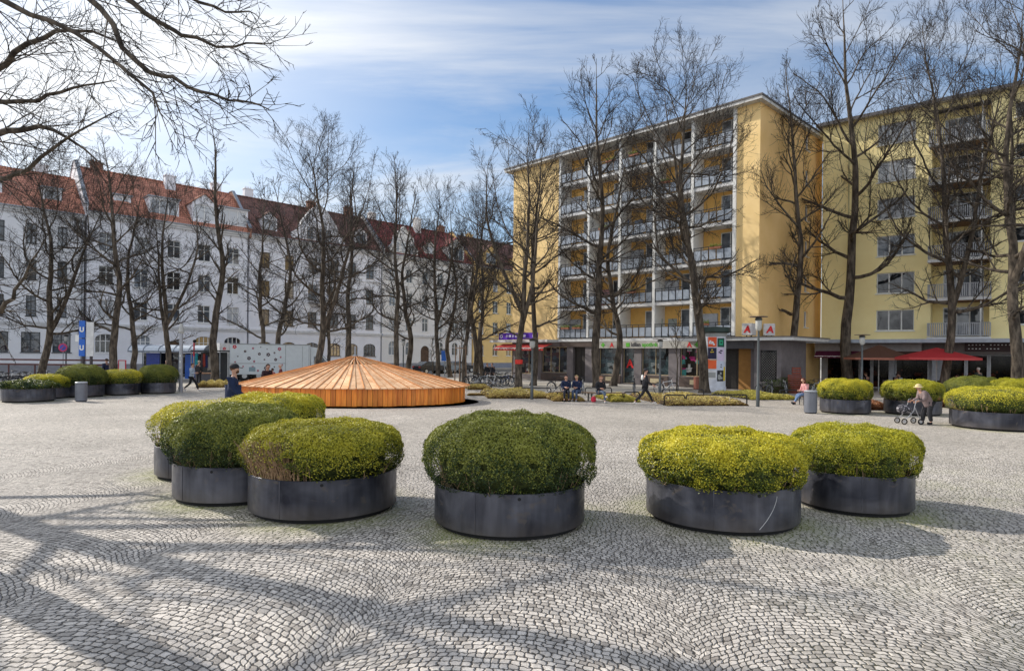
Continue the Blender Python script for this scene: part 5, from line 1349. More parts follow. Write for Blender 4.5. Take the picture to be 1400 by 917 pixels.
for a in [(667,753,545,4.5,.42,'straw','straw coloured bed in front of the tree with the red band'),(640,673,533,3,.3,'straw','small straw coloured bed at the tip of the wooden cover'),
  (757,800,549,3.5,.35,'straw','bed behind the pair on the bench'),(836,876,550,3.5,.35,'gold','gold green bed between the single sitter and the walking man'),
  (912,1024,555,6.5,.38,'straw','largest straw coloured bed around the large bare tree'),(1028,1092,547,5,.35,'gold','golden bed beneath the tree by the crates'),
  (1186,1213,561,3,.55,'rust','rusty brown flower bed between two cafe planters'),(1286,1304,557,2.5,.5,'rust','rusty brown bed at the foot of the scarred tree'),
  (268,304,530,3,.45,'straw','dry bed beside the walking woman and the truck'),(640,664,541,.6,.1,'straw','tiny patch of dry leaves beside the wooden cover')]: bed(*a)
bed(1050, 1120, 538, 1.2, 1.05, 'green', 'clipped dark box hedge in front of the purple cafe front', 9000, 'hedge', 'box_hedge')
# red brown crates
s0 = onb(bal, 27.2, -.4, 0)
for i, (dx, dy, z, w_, h_) in enumerate([(0,0,0,.8,.42),(0,0,.42,.8,.42),(0,0,.84,.8,.42),(.1,0,1.26,.5,.5)]):
    t = empty('crate', s0 + Vector((dx,dy,z)), R(-20), ['red brown crate at the bottom of the stack by the annexe','red brown crate second from the ground in the stack','red brown crate third from the ground in the stack','small red brown open crate on top of the stack'][i], 'crate', 'stacked crates')
    cM = mat('red brown plastic', (.20,.04,.02), .5); mb = MB()
    for q in range(3): mb.box(-w_/2,w_/2,-.3,-.28,.02+q*h_/3,.02+q*h_/3+h_/5).box(-w_/2,w_/2,.28,.3,.02+q*h_/3,.02+q*h_/3+h_/5)
    for x in (-w_/2,0,w_/2-.03): mb.box(x,x+.03,-.31,-.301,.0,h_-.01)
    mb.box(-w_/2,-w_/2+.02,-.279,.279,0,h_-.02).box(w_/2-.02,w_/2,-.279,.279,0,h_-.02).build('slatted_side', cM, t)
    MB().box(-w_/2+.03,w_/2-.03,-.27,.27,.01,.04).build('bottom', cM, t)

# ---------------------------------------------------------------- bicycles
tyre, spokeM, frameM = mat('tyre rubber', (.02,.02,.02), .8), mat('bright spokes', (.45,.46,.48), .35, metal=.8), mat('bike frame black', (.03,.03,.035), .4, metal=.3)
fr_cols = [frameM, mat('bike frame silver', (.42,.43,.45), .4, metal=.5), mat('bike frame blue', (.03,.08,.25), .4), mat('bike frame red', (.35,.03,.03), .4), mat('bike frame white', (.65,.65,.65), .4), mat('bike frame green', (.04,.12,.07), .4)]
def make_bike():
    t = empty('bicycle')
    for x in (-.52, .52):
        wl = MB().tube([(x+.33*math.cos(q*math.pi/10), 0, .345+.33*math.sin(q*math.pi/10)) for q in range(20)], .02, 5, closed=True).build('wheel', tyre, t)
        sp = MB().tube([(x+.305*math.cos(q*math.pi/10), 0, .345+.305*math.sin(q*math.pi/10)) for q in range(20)], .012, 4, closed=True)
        for q in range(14): sp.bar((x,0,.345),(x+.3*math.cos(q*math.pi/7),0,.345+.3*math.sin(q*math.pi/7)),.005)
        sp.build('rim', spokeM, wl)
    f = MB(); bb, st, hd = (-.08,0,.30), (-.22,0,.80), (.36,0,.80)
    for a,b,w_ in ((bb,st,.03),(bb,(.39,0,.68),.034),((-.21,0,.74),hd,.03),(bb,(-.52,.04,.345),.018),(bb,(-.52,-.04,.345),.018),((-.21,0,.72),(-.52,.04,.345),.016),((-.21,0,.72),(-.52,-.04,.345),.016),((.35,0,.88),(.42,0,.62),.034),((.42,.04,.62),(.52,.04,.345),.02),((.42,-.04,.62),(.52,-.04,.345),.02)): f.tube([a,b], w_/2+.003, 6)
    f.build('frame', frameM, t)
    MB().tube([(.34,0,.88),(.35,0,1.0)], .014, 5).tube([(.22,.27,1.02),(.36,.18,1.03),(.37,0,1.0),(.36,-.18,1.03),(.22,-.27,1.02)], .013, 5).build('handlebar', tabM, t)
    MB().tube([(-.22,0,.80),(-.25,0,.92)], .013, 5).ball((-.27,0,.95), (.14,.075,.035), 8, 5).build('saddle', tyre, t)
    MB().tube([(-.70,-.07,.74),(-.35,-.07,.75),(-.35,.07,.75),(-.70,.07,.74)], .008, 4, closed=True).tube([(-.52,.05,.345),(-.6,.07,.74)],.007,4).build('rack', tabM, t)
    MB().lathe([(.095,0),(.095,.006)], 12).build('chainring', spokeM, t).rotation_euler = (R(90),0,0)
    [k for k in KIDS(t) if k.name.startswith('chainring')][0].location = (-.08,.03,.30)
    mg = MB()
    for x in (-.52,.52): mg.tube([(x+.375*math.cos(R(q)),0,.345+.375*math.sin(R(q))) for q in ((20,50,80,110,140,170) if x > 0 else (10,40,70,100,130,160))], .018, 4)
    mg.build('mudguard', tabM, t)
    return t
bk = make_bike(); used_b = [0]
places = []
g = random.Random(12)
names = ['black','silver','blue','red','white','green']
def bike(p, rz, ci, lab, basket=False):
    t = bk if not used_b[0] else copy_tree(bk); used_b[0] = 1
    t.location = p; t.rotation_euler = (R(g.uniform(-4,4)),0,rz); t.scale = (1,1,g.uniform(.97,1.04))
    f = [k for k in KIDS(t) if k.name.startswith('frame')][0]; override(f, fr_cols[ci])
    tag(t, lab, 'bicycle', 'parked bicycles')
whereL = ['at the picture edge','by the first rack upright','beside the picture edge planter','second row of the rack by the white house','leaning at the rack under the long red brown rail','in the rack below the dark ground floor window','in the rack near the first bare trunk','in the rack right beside the first bare trunk','in the rack behind the yellow topped hedge','deep in the rack behind the yellow topped hedge','in the rack before the olive dome','at the far end of the rack','half hidden by the olive dome','in the rack below the small distant lamp']
for i in range(14):
    px = 2 + i*8.0; bike(D(px, 37.5 + (i%2)*1.8 + g.uniform(-.3,.3)), R(60 + g.uniform(-14,14)) + (math.pi if i%3==0 else 0), [0,1,0,4,0,3,2,0,1,0,5,0,1,0][i], names[[0,1,0,4,0,3,2,0,1,0,5,0,1,0][i]] + ' bicycle ' + whereL[i])
whereM = ['nearest the wooden cover tip','behind the rail hoop','beside the thin bare trunk','in the middle of the bicycle crowd','under the two standing figures','next to the yellow jacket post','in front of the ochre plinth','close to the ochre house window','beside the red banded trunk','behind the red banded trunk','at the kerb by the red awning']
for i in range(11):
    px = 643 + i*5.6; bike(D(px, 46 + (i%3)*1.6), R(g.choice([20, 160, 60, 120]) + g.uniform(-12,12)), [0,1,0,1,4,0,0,1,5,0,1][i], names[[0,1,0,1,4,0,0,1,5,0,1][i]] + ' bicycle ' + whereM[i])
bike(G(688, 528), R(8), 2, 'blue bicycle parked side on in front of the bicycle crowd')
bike(G(673, 528.5), R(190), 4, 'white bicycle parked side on behind the straw bed')
bike(G(762, 537), R(35), 0, 'black bicycle behind the pair on the bench')
bike(G(797, 538), R(80), 1, 'silver bicycle seen end on between bench and brown door')
bike(G(867, 539), R(75), 0, 'black bicycle seen end on behind the walking man')
bike(G(911, 539), R(15), 4, 'white bicycle half behind the slim street lamp')
bike(G(1044, 540), R(30), 0, 'black bicycle leaning at the lamp before the passage')
bike(G(1056, 539), R(70), 1, 'silver bicycle at the lattice window')
bike(G(1073, 538), R(78), 4, 'white bicycle in front of the clipped box hedge')
bike(G(1115, 541), R(40), 1, 'silver bicycle behind the seated woman')
# long red brown rail and low wall by the racks
t = empty('rack_rail', D(-60, 43), R(2), 'long red brown double rail above the bicycle racks', 'rail')
rb_ = mat('red brown rail paint', (.10,.03,.025), .5); Lr = D(150, 43).x - D(-60, 43).x
for z in (1.62, 1.30): MB().box(0, Lr, -.04, .04, z, z+.11).build('rail', rb_, t)
for i in range(7): MB().box(i*Lr/6-.03 + (.03 if i == 0 else 0), i*Lr/6+.03, -.038, .038, 0, 1.3).build('post', rb_, t)
# transit sign mast
p = G(115, 531)
t = empty('transit_sign', p, R(0), 'tall blue and white underground station sign with the letter U on two posts', 'sign')
k = F/p.y; zt = CAMH - ray(115, 438)[1]/k
for x in (-.08, .42): MB().box(x-.06, x+.06, -.06, .06, 0, zt+.2 if x < 0 else zt-.3).build('post', mat('dark sign post', (.05,.04,.045), .5), t)
bl = mat('station blue', (.02,.12,.50), .4)
for z0 in (zt-2.2, zt-1.1+.02):
    c_ = MB().box(-.26, .10, -.14, -.062, z0, z0+1.06).build('blue_panel', bl, t); text('U', .40, white, c_, (-.08,-.15,z0+.38), 'letter', .006, bold=.02, align='CENTER')
MB().box(.16, .62, -.10, -.062, zt-2.2, zt-.1).build('white_panel', mat('off white panel', (.6,.6,.6), .5), t)
MB().box(-.5, -.27, -.12, -.02, zt-1.3, zt-.9).box(-.27,-.261,-.1,-.05,zt-1.2,zt-1.1).build('side_box', white, t)
# round no parking sign
p = G(86, 520); t = empty('road_sign', p, R(5), 'round pink purple road sign on a thin pole by the dark framed window', 'sign')
MB().tube([(0,0,0),(0,0,3.1)], .03, 8).build('pole', zinc, t)
zz = CAMH - ray(86, 475)[1]/F*p.y
MB().prism([(.33*math.cos(q*math.pi/12), zz+.33*math.sin(q*math.pi/12)) for q in range(24)], -.06, -.04).build('disc', mat('sign magenta red', (.5,.04,.12), .5), t)
MB().prism([(.22*math.cos(q*math.pi/12), zz+.22*math.sin(q*math.pi/12)) for q in range(24)], -.066, -.0605).build('disc_centre', mat('sign blue', (.06,.08,.4), .5), t)
MB().cbox((0,-.07,zz),(.05,.006,.46),Matrix.Rotation(R(45),3,'Y')).build('bar', mat('sign magenta red', (1,0,0)), t)
# framed poster at the tree, red white mast, red trimmed info
p = D(167, 45); t = empty('poster_stand', p, 0, 'red framed poster stand between the two bare trunks', 'poster stand')
k = F/p.y; z0, z1 = CAMH-ray(167,511)[1]/k, CAMH-ray(167,492)[1]/k
fr = MB().box(-.28,.28,-.03,.03,z0,z0+.06).box(-.28,.28,-.03,.03,z1-.06,z1).box(-.28,-.22,-.029,.029,z0+.06,z1-.06).box(.22,.28,-.029,.029,z0+.06,z1-.06).build('frame', mat('red frame paint', (.55,.03,.06), .5), t)
MB().box(-.219,.219,-.01,.01,z0+.061,z1-.061).build('sheet', wht, t); MB().box(-.24,-.2,-.02,.02,0,z0).box(.2,.24,-.02,.02,0,z0).build('leg', zinc, t)
p = D(265, 47); t = empty('marker_mast', p, 0, 'red and white mast with round dark head above the market stall', 'mast')
MB().tube([(0,0,0),(0,0,2.0)], .05, 8).build('lower_pole', mat('mast grey', (.3,.3,.3)), t); MB().tube([(0,0,2.0),(0,0,3.0)], .055, 8).build('red_section', mat('mast red', (.5,.02,.03), .5), t); MB().ball((.04,0,3.12), .13).build('head', black, t)

# bus shelter
p0 = D(186, 50); t = empty('bus_shelter', p0, R(3), 'glass bus shelter with curved translucent roof and blue end panel', 'bus shelter')
Ls = D(285, 50).x - p0.x; shM = mat('shelter steel', (.16,.18,.22), .4, metal=.5)
gl_ = mat('shelter roof glass', (.55,.60,.66), .2)
mb = MB(); k = 8
arc = [(-1.2*math.cos(math.pi*i/k), 2.35+.5*math.sin(math.pi*i/k)) for i in range(k+1)]
mb.add([(x,y,z) for (y,z) in arc for x in (0, Ls)], [(2*i,2*i+1,2*i+3,2*i+2) for i in range(k)]); mb.build('roof', gl_, t, smooth='all')
for i in range(6): MB().tube([(Ls*i/5, y, z+.02) for y, z in arc], .03, 5, cap=True).build('roof_rib', shM, t)
MB().box(0, Ls, -1.24, -1.18, 2.25, 2.37).build('beam', shM, t); MB().box(0, Ls, 1.18, 1.24, 2.25, 2.37).build('beam', shM, t)
for i in (0, 1.25, 2.5, 3.75, 5): MB().box(Ls*i/5-.04+(.04 if i==0 else 0), Ls*i/5+.04, .9, .98, 0, 2.3).build('post', shM, t)
MB().box(.9, 1.9, -.2, -.1, .15, 2.2).build('advert_panel', mat('deep blue advert', (.03,.06,.32), .3), t)
MB().box(Ls*.62, Ls*.80, .5, .6, .15, 2.1).build('advert_panel', mat('bright blue advert', (.03,.14,.6), .3), t)
MB().box(.1, Ls-.1, .93, .95, .3, 2.2).build('back_glass', glassC, t); MB().box(2.2, Ls-2.2, .4, .8, .45, .5).build('seat', shM, t)
# market stall
p0 = D(270, 46); t = empty('market_stall', p0, R(6), 'dark clothing stall with hanging garments beside the flowered truck', 'market stall'); k = F/46
Lw = D(305, 46).x - p0.x
MB().box(-.2, Lw, -.8, 1.2, 2.35, 2.45).build('roof', mat('dark tarpaulin', (.05,.055,.06), .7), t)
for x in (-.15, Lw-.05):
    for y in (-.75, 1.15): MB().bar((x,y,0),(x,y,2.35),.05).build('post', zinc, t)
g = random.Random(3)
for i in range(9):
    x = i*(Lw-.3)/9; c_ = [(.02,.25,.30),(.02,.02,.02),(.05,.04,.05),(.25,.04,.03),(.02,.03,.10),(.30,.28,.25),(.03,.03,.03),(.02,.12,.2),(.1,.05,.03)][i]
    z1 = 2.2 - (i%3)*.12; MB().add([(x,-.5,z1-.9-.1*(i%2)),(x+.22,-.55,z1-.9),(x+.18,-.52,z1),(x+.04,-.5,z1),(x,-.4,z1-.9),(x+.22,-.42,z1-.9),(x+.18,-.44,z1),(x+.04,-.44,z1)], [(0,1,2,3),(4,7,6,5),(0,4,5,1),(1,5,6,2),(3,2,6,7),(0,3,7,4)]).build('garment', mat('garment %d' % i, c_, .9, var=.25), t)
MB().box(0, Lw-.2, -.75, -.1, .75, .82).build('counter', mat('stall board', (.35,.20,.12), .7), t); MB().box(.1, Lw-.3, -.7, -.2, 0, .74).build('skirt', mat('stall cloth', (.12,.12,.14), .9), t)
MB().box(-.1, Lw-.1, .9, 1.0, .2, 2.3).build('back_cloth', mat('dark tarpaulin', (0,0,0)), t)

# truck with printed flowers
t0 = D(300, 49); AT = math.atan2(.62, .785)
tk = empty('delivery_truck', t0, AT, 'white box truck printed with small red and black flowers behind the wooden cover', 'truck')
wt = mat('truck white paint', (.70,.76,.80), .35, var=.04); TL, TW = 7.2, 2.3
MB().box(.0, .75, .02, TW, .35, 3.02).build('rear_door', mat('off white door', (.66,.67,.68), .4), tk); MB().box(.12,.5,.0,.019,.5,2.3).build('door_opening', black, tk)
bd = MB().box(.76, TL, 0, TW, .55, 3.0).build('box_body', wt, tk, bevel=.03)
MB().box(.76, 5.1, -.012, -.002, 1.42, 1.46).box(5.08, 5.12, -.013, -.003, .6, 2.98).box(.76, TL, -.02, 0.-.002, 2.94, 3.03).build('trim_strip', mat('truck trim', (.35,.38,.40), .5), bd)
MB().box(6.5, 6.53, -.012,-.002,.7,2.9).box(7.05,7.08,-.012,-.002,.7,2.9).build('door_line', mat('truck trim', (0,0,0)), bd)
MB().box(2.2, 2.7, -.02, -.002, .8, 1.15).build('hatch', mat('pale blue hatch', (.25,.36,.42), .3), bd)
g = random.Random(6)
fl = [(1.1,2.75,.16,0),(1.9,2.4,.10,1),(2.5,2.65,.09,2),(1.35,2.0,.06,1),(2.2,1.85,.15,1),(3.0,2.2,.12,1),(2.6,1.6,.09,2),(3.6,2.6,.05,1),(3.7,2.15,.16,1),(4.6,2.62,.15,2),(4.2,2.3,.08,1),(3.4,1.75,.07,1),(4.3,1.75,.13,1),(4.7,1.95,.08,2),(1.15,1.55,.07,2),(2.5,1.15,.09,2),(3.5,1.05,.14,1),(2.9,.85,.09,2),(1.3,1.0,.08,1),(4.2,1.15,.06,1),(4.8,1.3,.1,2),(1.75,1.2,.07,2),(3.1,2.75,.05,1),(.35,2.6,.12,0),(4.7,.85,.09,1)]
fm_ = [mat('flower red', (.60,.02,.04), .5), mat('flower black', (.05,.02,.03), .5), mat('flower plum', (.42,.06,.12), .5)]
for x, z, r, c_ in fl:
    mb = MB()
    for q in range(5):
        a = q*2*math.pi/5 + x; cx, cz = x + r*.62*math.cos(a), z + r*.62*math.sin(a)
        mb.prism([(cx+r*.42*math.cos(i*math.pi/4), cz+r*.42*math.sin(i*math.pi/4)) for i in range(8)], -.006-.0006*q, -.002)
    f = mb.build('flower', fm_[c_], bd); MB().prism([(x+r*.28*math.cos(i*math.pi/4), z+r*.28*math.sin(i*math.pi/4)) for i in range(8)], -.013, -.0105).build('flower_centre', wht, f)
cab = MB().add([(TL+.08,.1,.45),(TL+2.5,.1,.45),(TL+2.5,.1,1.25),(TL+1.75,.15,1.45),(TL+1.05,.2,2.25),(TL+.7,.2,2.75),(TL+.08,.2,2.85)] + [(TL+.08,TW-.1,.45),(TL+2.5,TW-.1,.45),(TL+2.5,TW-.1,1.25),(TL+1.75,TW-.15,1.45),(TL+1.05,TW-.2,2.25),(TL+.7,TW-.2,2.75),(TL+.08,TW-.2,2.85)],
   [(0,1,2,3,4,5,6),(13,12,11,10,9,8,7)] + [(i,i+7,(i+1)%7+7,(i+1)%7) for i in range(7)]).build('cab', wt, tk, bevel=.04)
MB().add([(TL+.35,.13,1.4),(TL+1.6,.13,1.42),(TL+1.02,.17,2.1),(TL+.35,.17,2.1)], [(0,1,2,3)]).build('side_window', glassC, cab)
MB().add([(TL+1.78,.25,1.5),(TL+1.78,TW-.25,1.5),(TL+1.12,TW-.3,2.25),(TL+1.12,.3,2.25)], [(0,1,2,3)]).build('windscreen', glassC, cab)
for x in (1.9, 3.0, TL+1.5):
    for y in (.12, TW-.37):
        wl = MB().lathe([(.2,-.125),(.42,-.12),(.44,0),(.42,.12),(.2,.125)], 20).build('wheel', tyre, tk, (x, y+.125, .44)); wl.rotation_euler = (R(90),0,0)
        MB().lathe([(0,.128),(.2,.126)], 16).build('rim', spokeM, wl); MB().lathe([(.2,-.126),(0,-.128)], 16).build('rim', spokeM, wl)
MB().box(.8, TL+.2, .3, TW-.3, .4, .54).build('chassis', black, tk)

# parked cars by the cream house
def make_car():
    t = empty('parked_car'); mb = MB()
    prof = [(-2.15,.35),(2.1,.35),(2.18,.62),(2.05,.82),(1.05,.95),(.45,1.40),(-1.1,1.45),(-1.85,1.0),(-2.18,.92)]
    b_ = MB().prism([(x, z) for x, z in prof], -.82, .82).build('body', mat('car paint silver blue', (.20,.24,.29), .25, metal=.5), t, bevel=.07)
    for s_ in (-1, 1):
        y0 = s_*.825
        for q in ([(.95,.97),(.42,1.34),(-.25,1.38),(-.25,.98)], [(-.33,.98),(-.33,1.38),(-1.05,1.37),(-1.62,1.0)]):
            MB().add([(x,y0,z) for x,z in q], [(0,1,2,3)]).build('side_window', glassC, b_)
    MB().add([(1.08,-.7,.97),(1.08,.7,.97),(.5,.62,1.39),(.5,-.62,1.39)],[(0,1,2,3)]).build('windscreen', glassC, b_); MB().add([(-1.88,-.68,1.02),(-1.88,.68,1.02),(-1.16,.62,1.43),(-1.16,-.62,1.43)],[(0,1,2,3)]).build('rear_window', glassC, b_)
    for y in (-.62,.62): MB().ball((2.1,y,.70),(.08,.16,.08),8,5).build('headlight', mat('lamp glass clear', (.7,.7,.72), .15), t); MB().box(-2.2,-2.14,y-.14,y+.14,.72,.9).build('taillight', mat('tail red', (.4,.02,.02), .3), t)
    for x in (-1.35,1.35):
        for y in (-.74,.74):
            wl = MB().lathe([(.18,-.1),(.31,-.1),(.325,0),(.31,.1),(.18,.1)], 20).build('wheel', tyre, t, (x,y,.325)); wl.rotation_euler = (R(90),0,0)
            MB().lathe([(0,.102),(.19,.101)],12).build('rim', spokeM, wl); MB().lathe([(.19,-.101),(0,-.102)],12).build('rim', spokeM, wl)
    return t
c1_ = make_car(); cp = D(611, 76); c1_.location = cp; c1_.rotation_euler = (0,0,ROW_A+math.pi); tag(c1_, 'silver blue parked car in front of the cream grey house', 'car', 'cars parked along the kerb')
blkp = mat('car paint black', (.02,.02,.025), .25)
c2_ = copy_thing(c1_, D(590, 74), ROW_A, 'black parked car behind the lower slope of the wooden cover'); override([k for k in KIDS(c2_) if k.name.startswith('body')][0], blkp)
c3_ = copy_thing(c1_, D(628, 80), ROW_A, 'dark parked car partly behind the tree with wooden stakes'); override([k for k in KIDS(c3_) if k.name.startswith('body')][0], blkp)
# young trees with stakes
def young_tree(px, yb, ytop, lab, stakes=True, seed=5):
    p = G(px, yb); H = CAMH - ray(px, ytop)[1]/F*p.y; T = Tree(seed); gg = T.g
    pts = [Vector((gg.gauss(0,.02)*i, gg.gauss(0,.02)*i, H*i/8)) for i in range(9)]; T.wood.tube(pts, [.045*(1-i/8)+.01 for i in range(9)], 6, cap=False)
    for j in range(14):
        f = .4+.58*j/14; q, t_ = T.at(pts, f); a = j*2.4; T.branch(q, Vector((math.cos(a)*.6, math.sin(a)*.6, .8)), 1.1*(1.1-f)+.3, .016, 1, up=.06)
    o = empty('young_tree', p, 0, lab, 'tree'); T.wood.build('trunk', bark, o, smooth='all'); T.tw.build('crown', twigM, o)
    if stakes:
        r = empty('tree_stakes', p, 0, 'wooden stake frame around the ' + lab.split(',')[0], 'stakes'); sM = mat('weathered stake', (.22,.14,.09), .8)
        for i in range(3):
            a = i*2.09+.5; MB().tube([(.5*math.cos(a),.5*math.sin(a),0),(.42*math.cos(a),.42*math.sin(a),3.0)], .04, 7).build('stake', sM, r)
        for i in range(3):
            a, b = i*2.09+.5, (i+1)*2.09+.5; MB().bar((.43*math.cos(a),.43*math.sin(a),2.8),(.43*math.cos(b),.43*math.sin(b),2.8),.03,.06).build('cross_bar', sM, r)
young_tree(629, 528, 400, 'slim young tree, staked beside the wooden cover tip', True, 5)
young_tree(925, 540, 420, 'slim young tree, in front of the pharmacy window', False, 8)
young_tree(591, 520, 460, 'small young tree with short crown, near the black parked car', False, 9)
# red band on trunk, blue box, small kiosk poster
p = G(709, 531); tag(MB().lathe([(.27,1.72),(.27,2.02)], 12).build('reflective_band', mat('red band', (.6,.03,.02), .5), None, p), 'red band wrapped around a bare tree trunk', 'band')
p = D(608, 66); t = empty('information_post', p, 0, 'small blue information board on a post in front of the cream grey house', 'sign'); MB().bar((0,0,0),(0,0,2.9),.08).build('post', zinc, t); MB().box(-.35,.35,-.1,-.05,1.6,2.7).build('board', bl, t); MB().box(-.45,.45,-.14,.1,2.75,2.85).build('hood', black, t)
# ================================================================ people
skinM = mat('skin', (.50,.28,.20), .55, var=.06)
def skin_obj(name, verts, edges, radii, m, parent=None, root=0, sub=1):
    me = bpy.data.meshes.new(name); me.from_pydata([tuple(v) for v in verts], edges, []); me.materials.append(m)
    o = bpy.data.objects.new(name, me); COL.objects.link(o); o.parent = parent
    md = o.modifiers.new('skin', 'SKIN'); md.use_smooth_shade = True
    for i, r in enumerate(radii):
        r = r if hasattr(r, '__len__') else (r, r); me.skin_vertices[0].data[i].radius = r; me.skin_vertices[0].data[i].use_root = (i == root)
    s = o.modifiers.new('sub', 'SUBSURF'); s.levels = sub; s.render_levels = sub
    return o
POSE = {
 'walk': dict(pel=(0,0,.93), chest=(.03,0,1.34), neck=(.04,0,1.47), hipL=(0,.09,.90), kneL=(.22,.10,.52), ankL=(.36,.10,.11), toeL=(.53,.10,.06), hipR=(0,-.09,.90), kneR=(-.06,-.09,.50), ankR=(-.42,-.09,.20), toeR=(-.32,-.09,.05),
     shL=(.02,.19,1.40), elL=(-.12,.23,1.14), wrL=(.02,.23,.93), shR=(.02,-.19,1.40), elR=(.08,-.24,1.13), wrR=(.30,-.22,1.02)),
 'stand': dict(pel=(0,0,.93), chest=(.0,0,1.34), neck=(.02,0,1.47), hipL=(0,.09,.90), kneL=(.02,.10,.50), ankL=(0,.11,.09), toeL=(.17,.13,.04), hipR=(0,-.09,.90), kneR=(.02,-.10,.50), ankR=(0,-.11,.09), toeR=(.17,-.13,.04),
     shL=(0,.19,1.40), elL=(-.02,.24,1.13), wrL=(.06,.23,.90), shR=(0,-.19,1.40), elR=(.0,-.24,1.13), wrR=(.10,-.22,.90)),
 'sit': dict(pel=(0,0,.54), chest=(.06,0,.94), neck=(.12,0,1.07), hipL=(.03,.09,.53), kneL=(.45,.11,.54), ankL=(.45,.11,.11), toeL=(.61,.13,.05), hipR=(.03,-.09,.53), kneR=(.45,-.10,.54), ankR=(.40,-.10,.11), toeR=(.56,-.12,.05),
     shL=(.07,.19,1.0), elL=(.12,.23,.74), wrL=(.34,.08,.72), shR=(.07,-.19,1.0), elR=(.12,-.23,.74), wrR=(.34,-.06,.74)),
 'lean': dict(pel=(-.12,0,.88), chest=(.12,0,1.19), neck=(.22,0,1.27), hipL=(-.12,.09,.86), kneL=(-.06,.10,.48), ankL=(-.14,.10,.09), toeL=(.02,.11,.04), hipR=(-.12,-.09,.86), kneR=(.04,-.10,.48), ankR=(.08,-.10,.09), toeR=(.24,-.11,.04),
     shL=(.14,.19,1.24), elL=(.18,.22,.98), wrL=(.42,.20,.90), shR=(.14,-.19,1.24), elR=(.18,-.22,.98), wrR=(.42,-.20,.90)),
}
def person(loc, rz, pose, label, top, legs, shoe, hair=(.05,.03,.02), hat=None, sc=1., long_hair=False, coat=0., mods=None, bald=False, beard=False, group=None, scarf=None, fat=1.):
    P = {k: Vector(v) for k, v in POSE[pose].items()}
    if mods: P.update({k: Vector(v) for k, v in mods.items()})
    V = []; E = []; Rr = []
    def add(p, r, par=None):
        V.append(Vector(p)); Rr.append(r)
        if par is not None: E.append((par, len(V)-1))
        return len(V)-1
    pel = add(P['pel'], (.135,.115)); sp = add(P['pel'].lerp(P['chest'], .5), (.12,.105), pel); ch = add(P['chest'], (.14,.12), sp); nk = add(P['neck'], .055, ch)
    up = (P['neck']-P['chest']).normalized(); up = (up + Vector((0,0,1))).normalized(); fw = Vector((1,0,0))
    h0 = add(P['neck'] + up*.08, .058, nk); h1 = add(P['neck'] + up*.15 + fw*.015, (.078,.088), h0); h2 = add(P['neck'] + up*.215 + fw*.005, (.076,.088), h1); h3 = add(P['neck'] + up*.26, (.05,.055), h2)
    nose = add(P['neck'] + up*.15 + fw*.105, .012, h1)
    for s_ in (-1, 1): add(P['neck'] + up*.16 + Vector((-.005, s_*.088, 0)), .014, h1)
    for s_ in 'LR':
        sh = add(P['sh'+s_], .06, ch); el = add(P['el'+s_], .043, sh); wr = add(P['wr'+s_], .028, el)
        d = (P['wr'+s_]-P['el'+s_]).normalized(); pl = add(P['wr'+s_] + d*.06, (.028,.038), wr)
        side = d.cross(Vector((0,1,0))); side = side.normalized() if side.length > .2 else Vector((0,0,1)); ins = d.cross(side)
        for q, ln in enumerate((.062,.074,.07,.055)):
            o_ = side*(q-1.5)*.021; f1 = add(P['wr'+s_] + d*.095 + o_, .0095, pl); f2 = add(V[f1] + d*ln*.55 + ins*.012, .0085, f1); add(V[f2] + d*ln*.35 + ins*.028, .0075, f2)
        t1 = add(P['wr'+s_] + d*.05 - side*.042 + ins*.012, .0105, pl); add(V[t1] + d*.035 - side*.018 + ins*.012, .0085, t1)
        hp = add(P['hip'+s_], .085, pel); kn = add(P['kne'+s_], .058, hp); an = add(P['ank'+s_], .038, kn); add(P['toe'+s_], .03, an)
    body = skin_obj('person', V, E, Rr, skinM, None, pel)
    body.location = loc; body.rotation_euler = (0,0,rz); body.scale = (sc,)*3
    tag(body, label, 'person', group)
    topM, legM, shM_ = [mat('cloth %.2f %.2f %.2f' % c, c, .9, var=.22, scale=5, bump=.5, bscale=18) for c in (top, legs, shoe)]
    # upper garment
    V = []; E = []; Rr = []
    ft = lambda x, y: (x*fat, y*fat)
    a = add(P['pel'] + Vector((0,0,-.06 - coat*.3)), ft(.175,.15)); b_ = add(P['pel'].lerp(P['chest'], .35), ft(.165,.14), a); c = add(P['chest'], ft(.175,.145), b_); n_ = add(P['chest'].lerp(P['neck'], .98), (.082,.078), c)
    for s_ in 'LR':
        sh = add(P['sh'+s_], .078*fat, c); el = add(P['el'+s_], .060*fat, sh); add(P['el'+s_].lerp(P['wr'+s_], .92), .045*min(fat,1.15), el)
    skin_obj('jacket', V, E, Rr, topM, body, b_ and 1)
    # trousers
    V = []; E = []; Rr = []
    a = add(P['pel'] + Vector((0,0,.02)), (.15,.125))
    for s_ in 'LR':
        hp = add(P['hip'+s_] + Vector((0,0,-.04 if pose != 'sit' else 0)), .098*fat, a); kn = add(P['kne'+s_], .072*fat, hp); add(P['kne'+s_].lerp(P['ank'+s_], .95), .054*fat, kn)
    skin_obj('trousers', V, E, Rr, legM, body, 0)
    for s_ in 'LR':
        an, to = P['ank'+s_], P['toe'+s_]; d = (to-an)
        skin_obj('shoe', [an + Vector((-.04,0,-.035)), an + d*.45 + Vector((0,0,-.01)), to], [(0,1),(1,2)], [.05,.05,.038], shM_, body, 1)
    hc = P['neck'] + up*.205 + Vector((-.012,0,0)); hm = mat('hair %.2f %.2f %.2f' % hair, hair, .8, var=.25, scale=20)
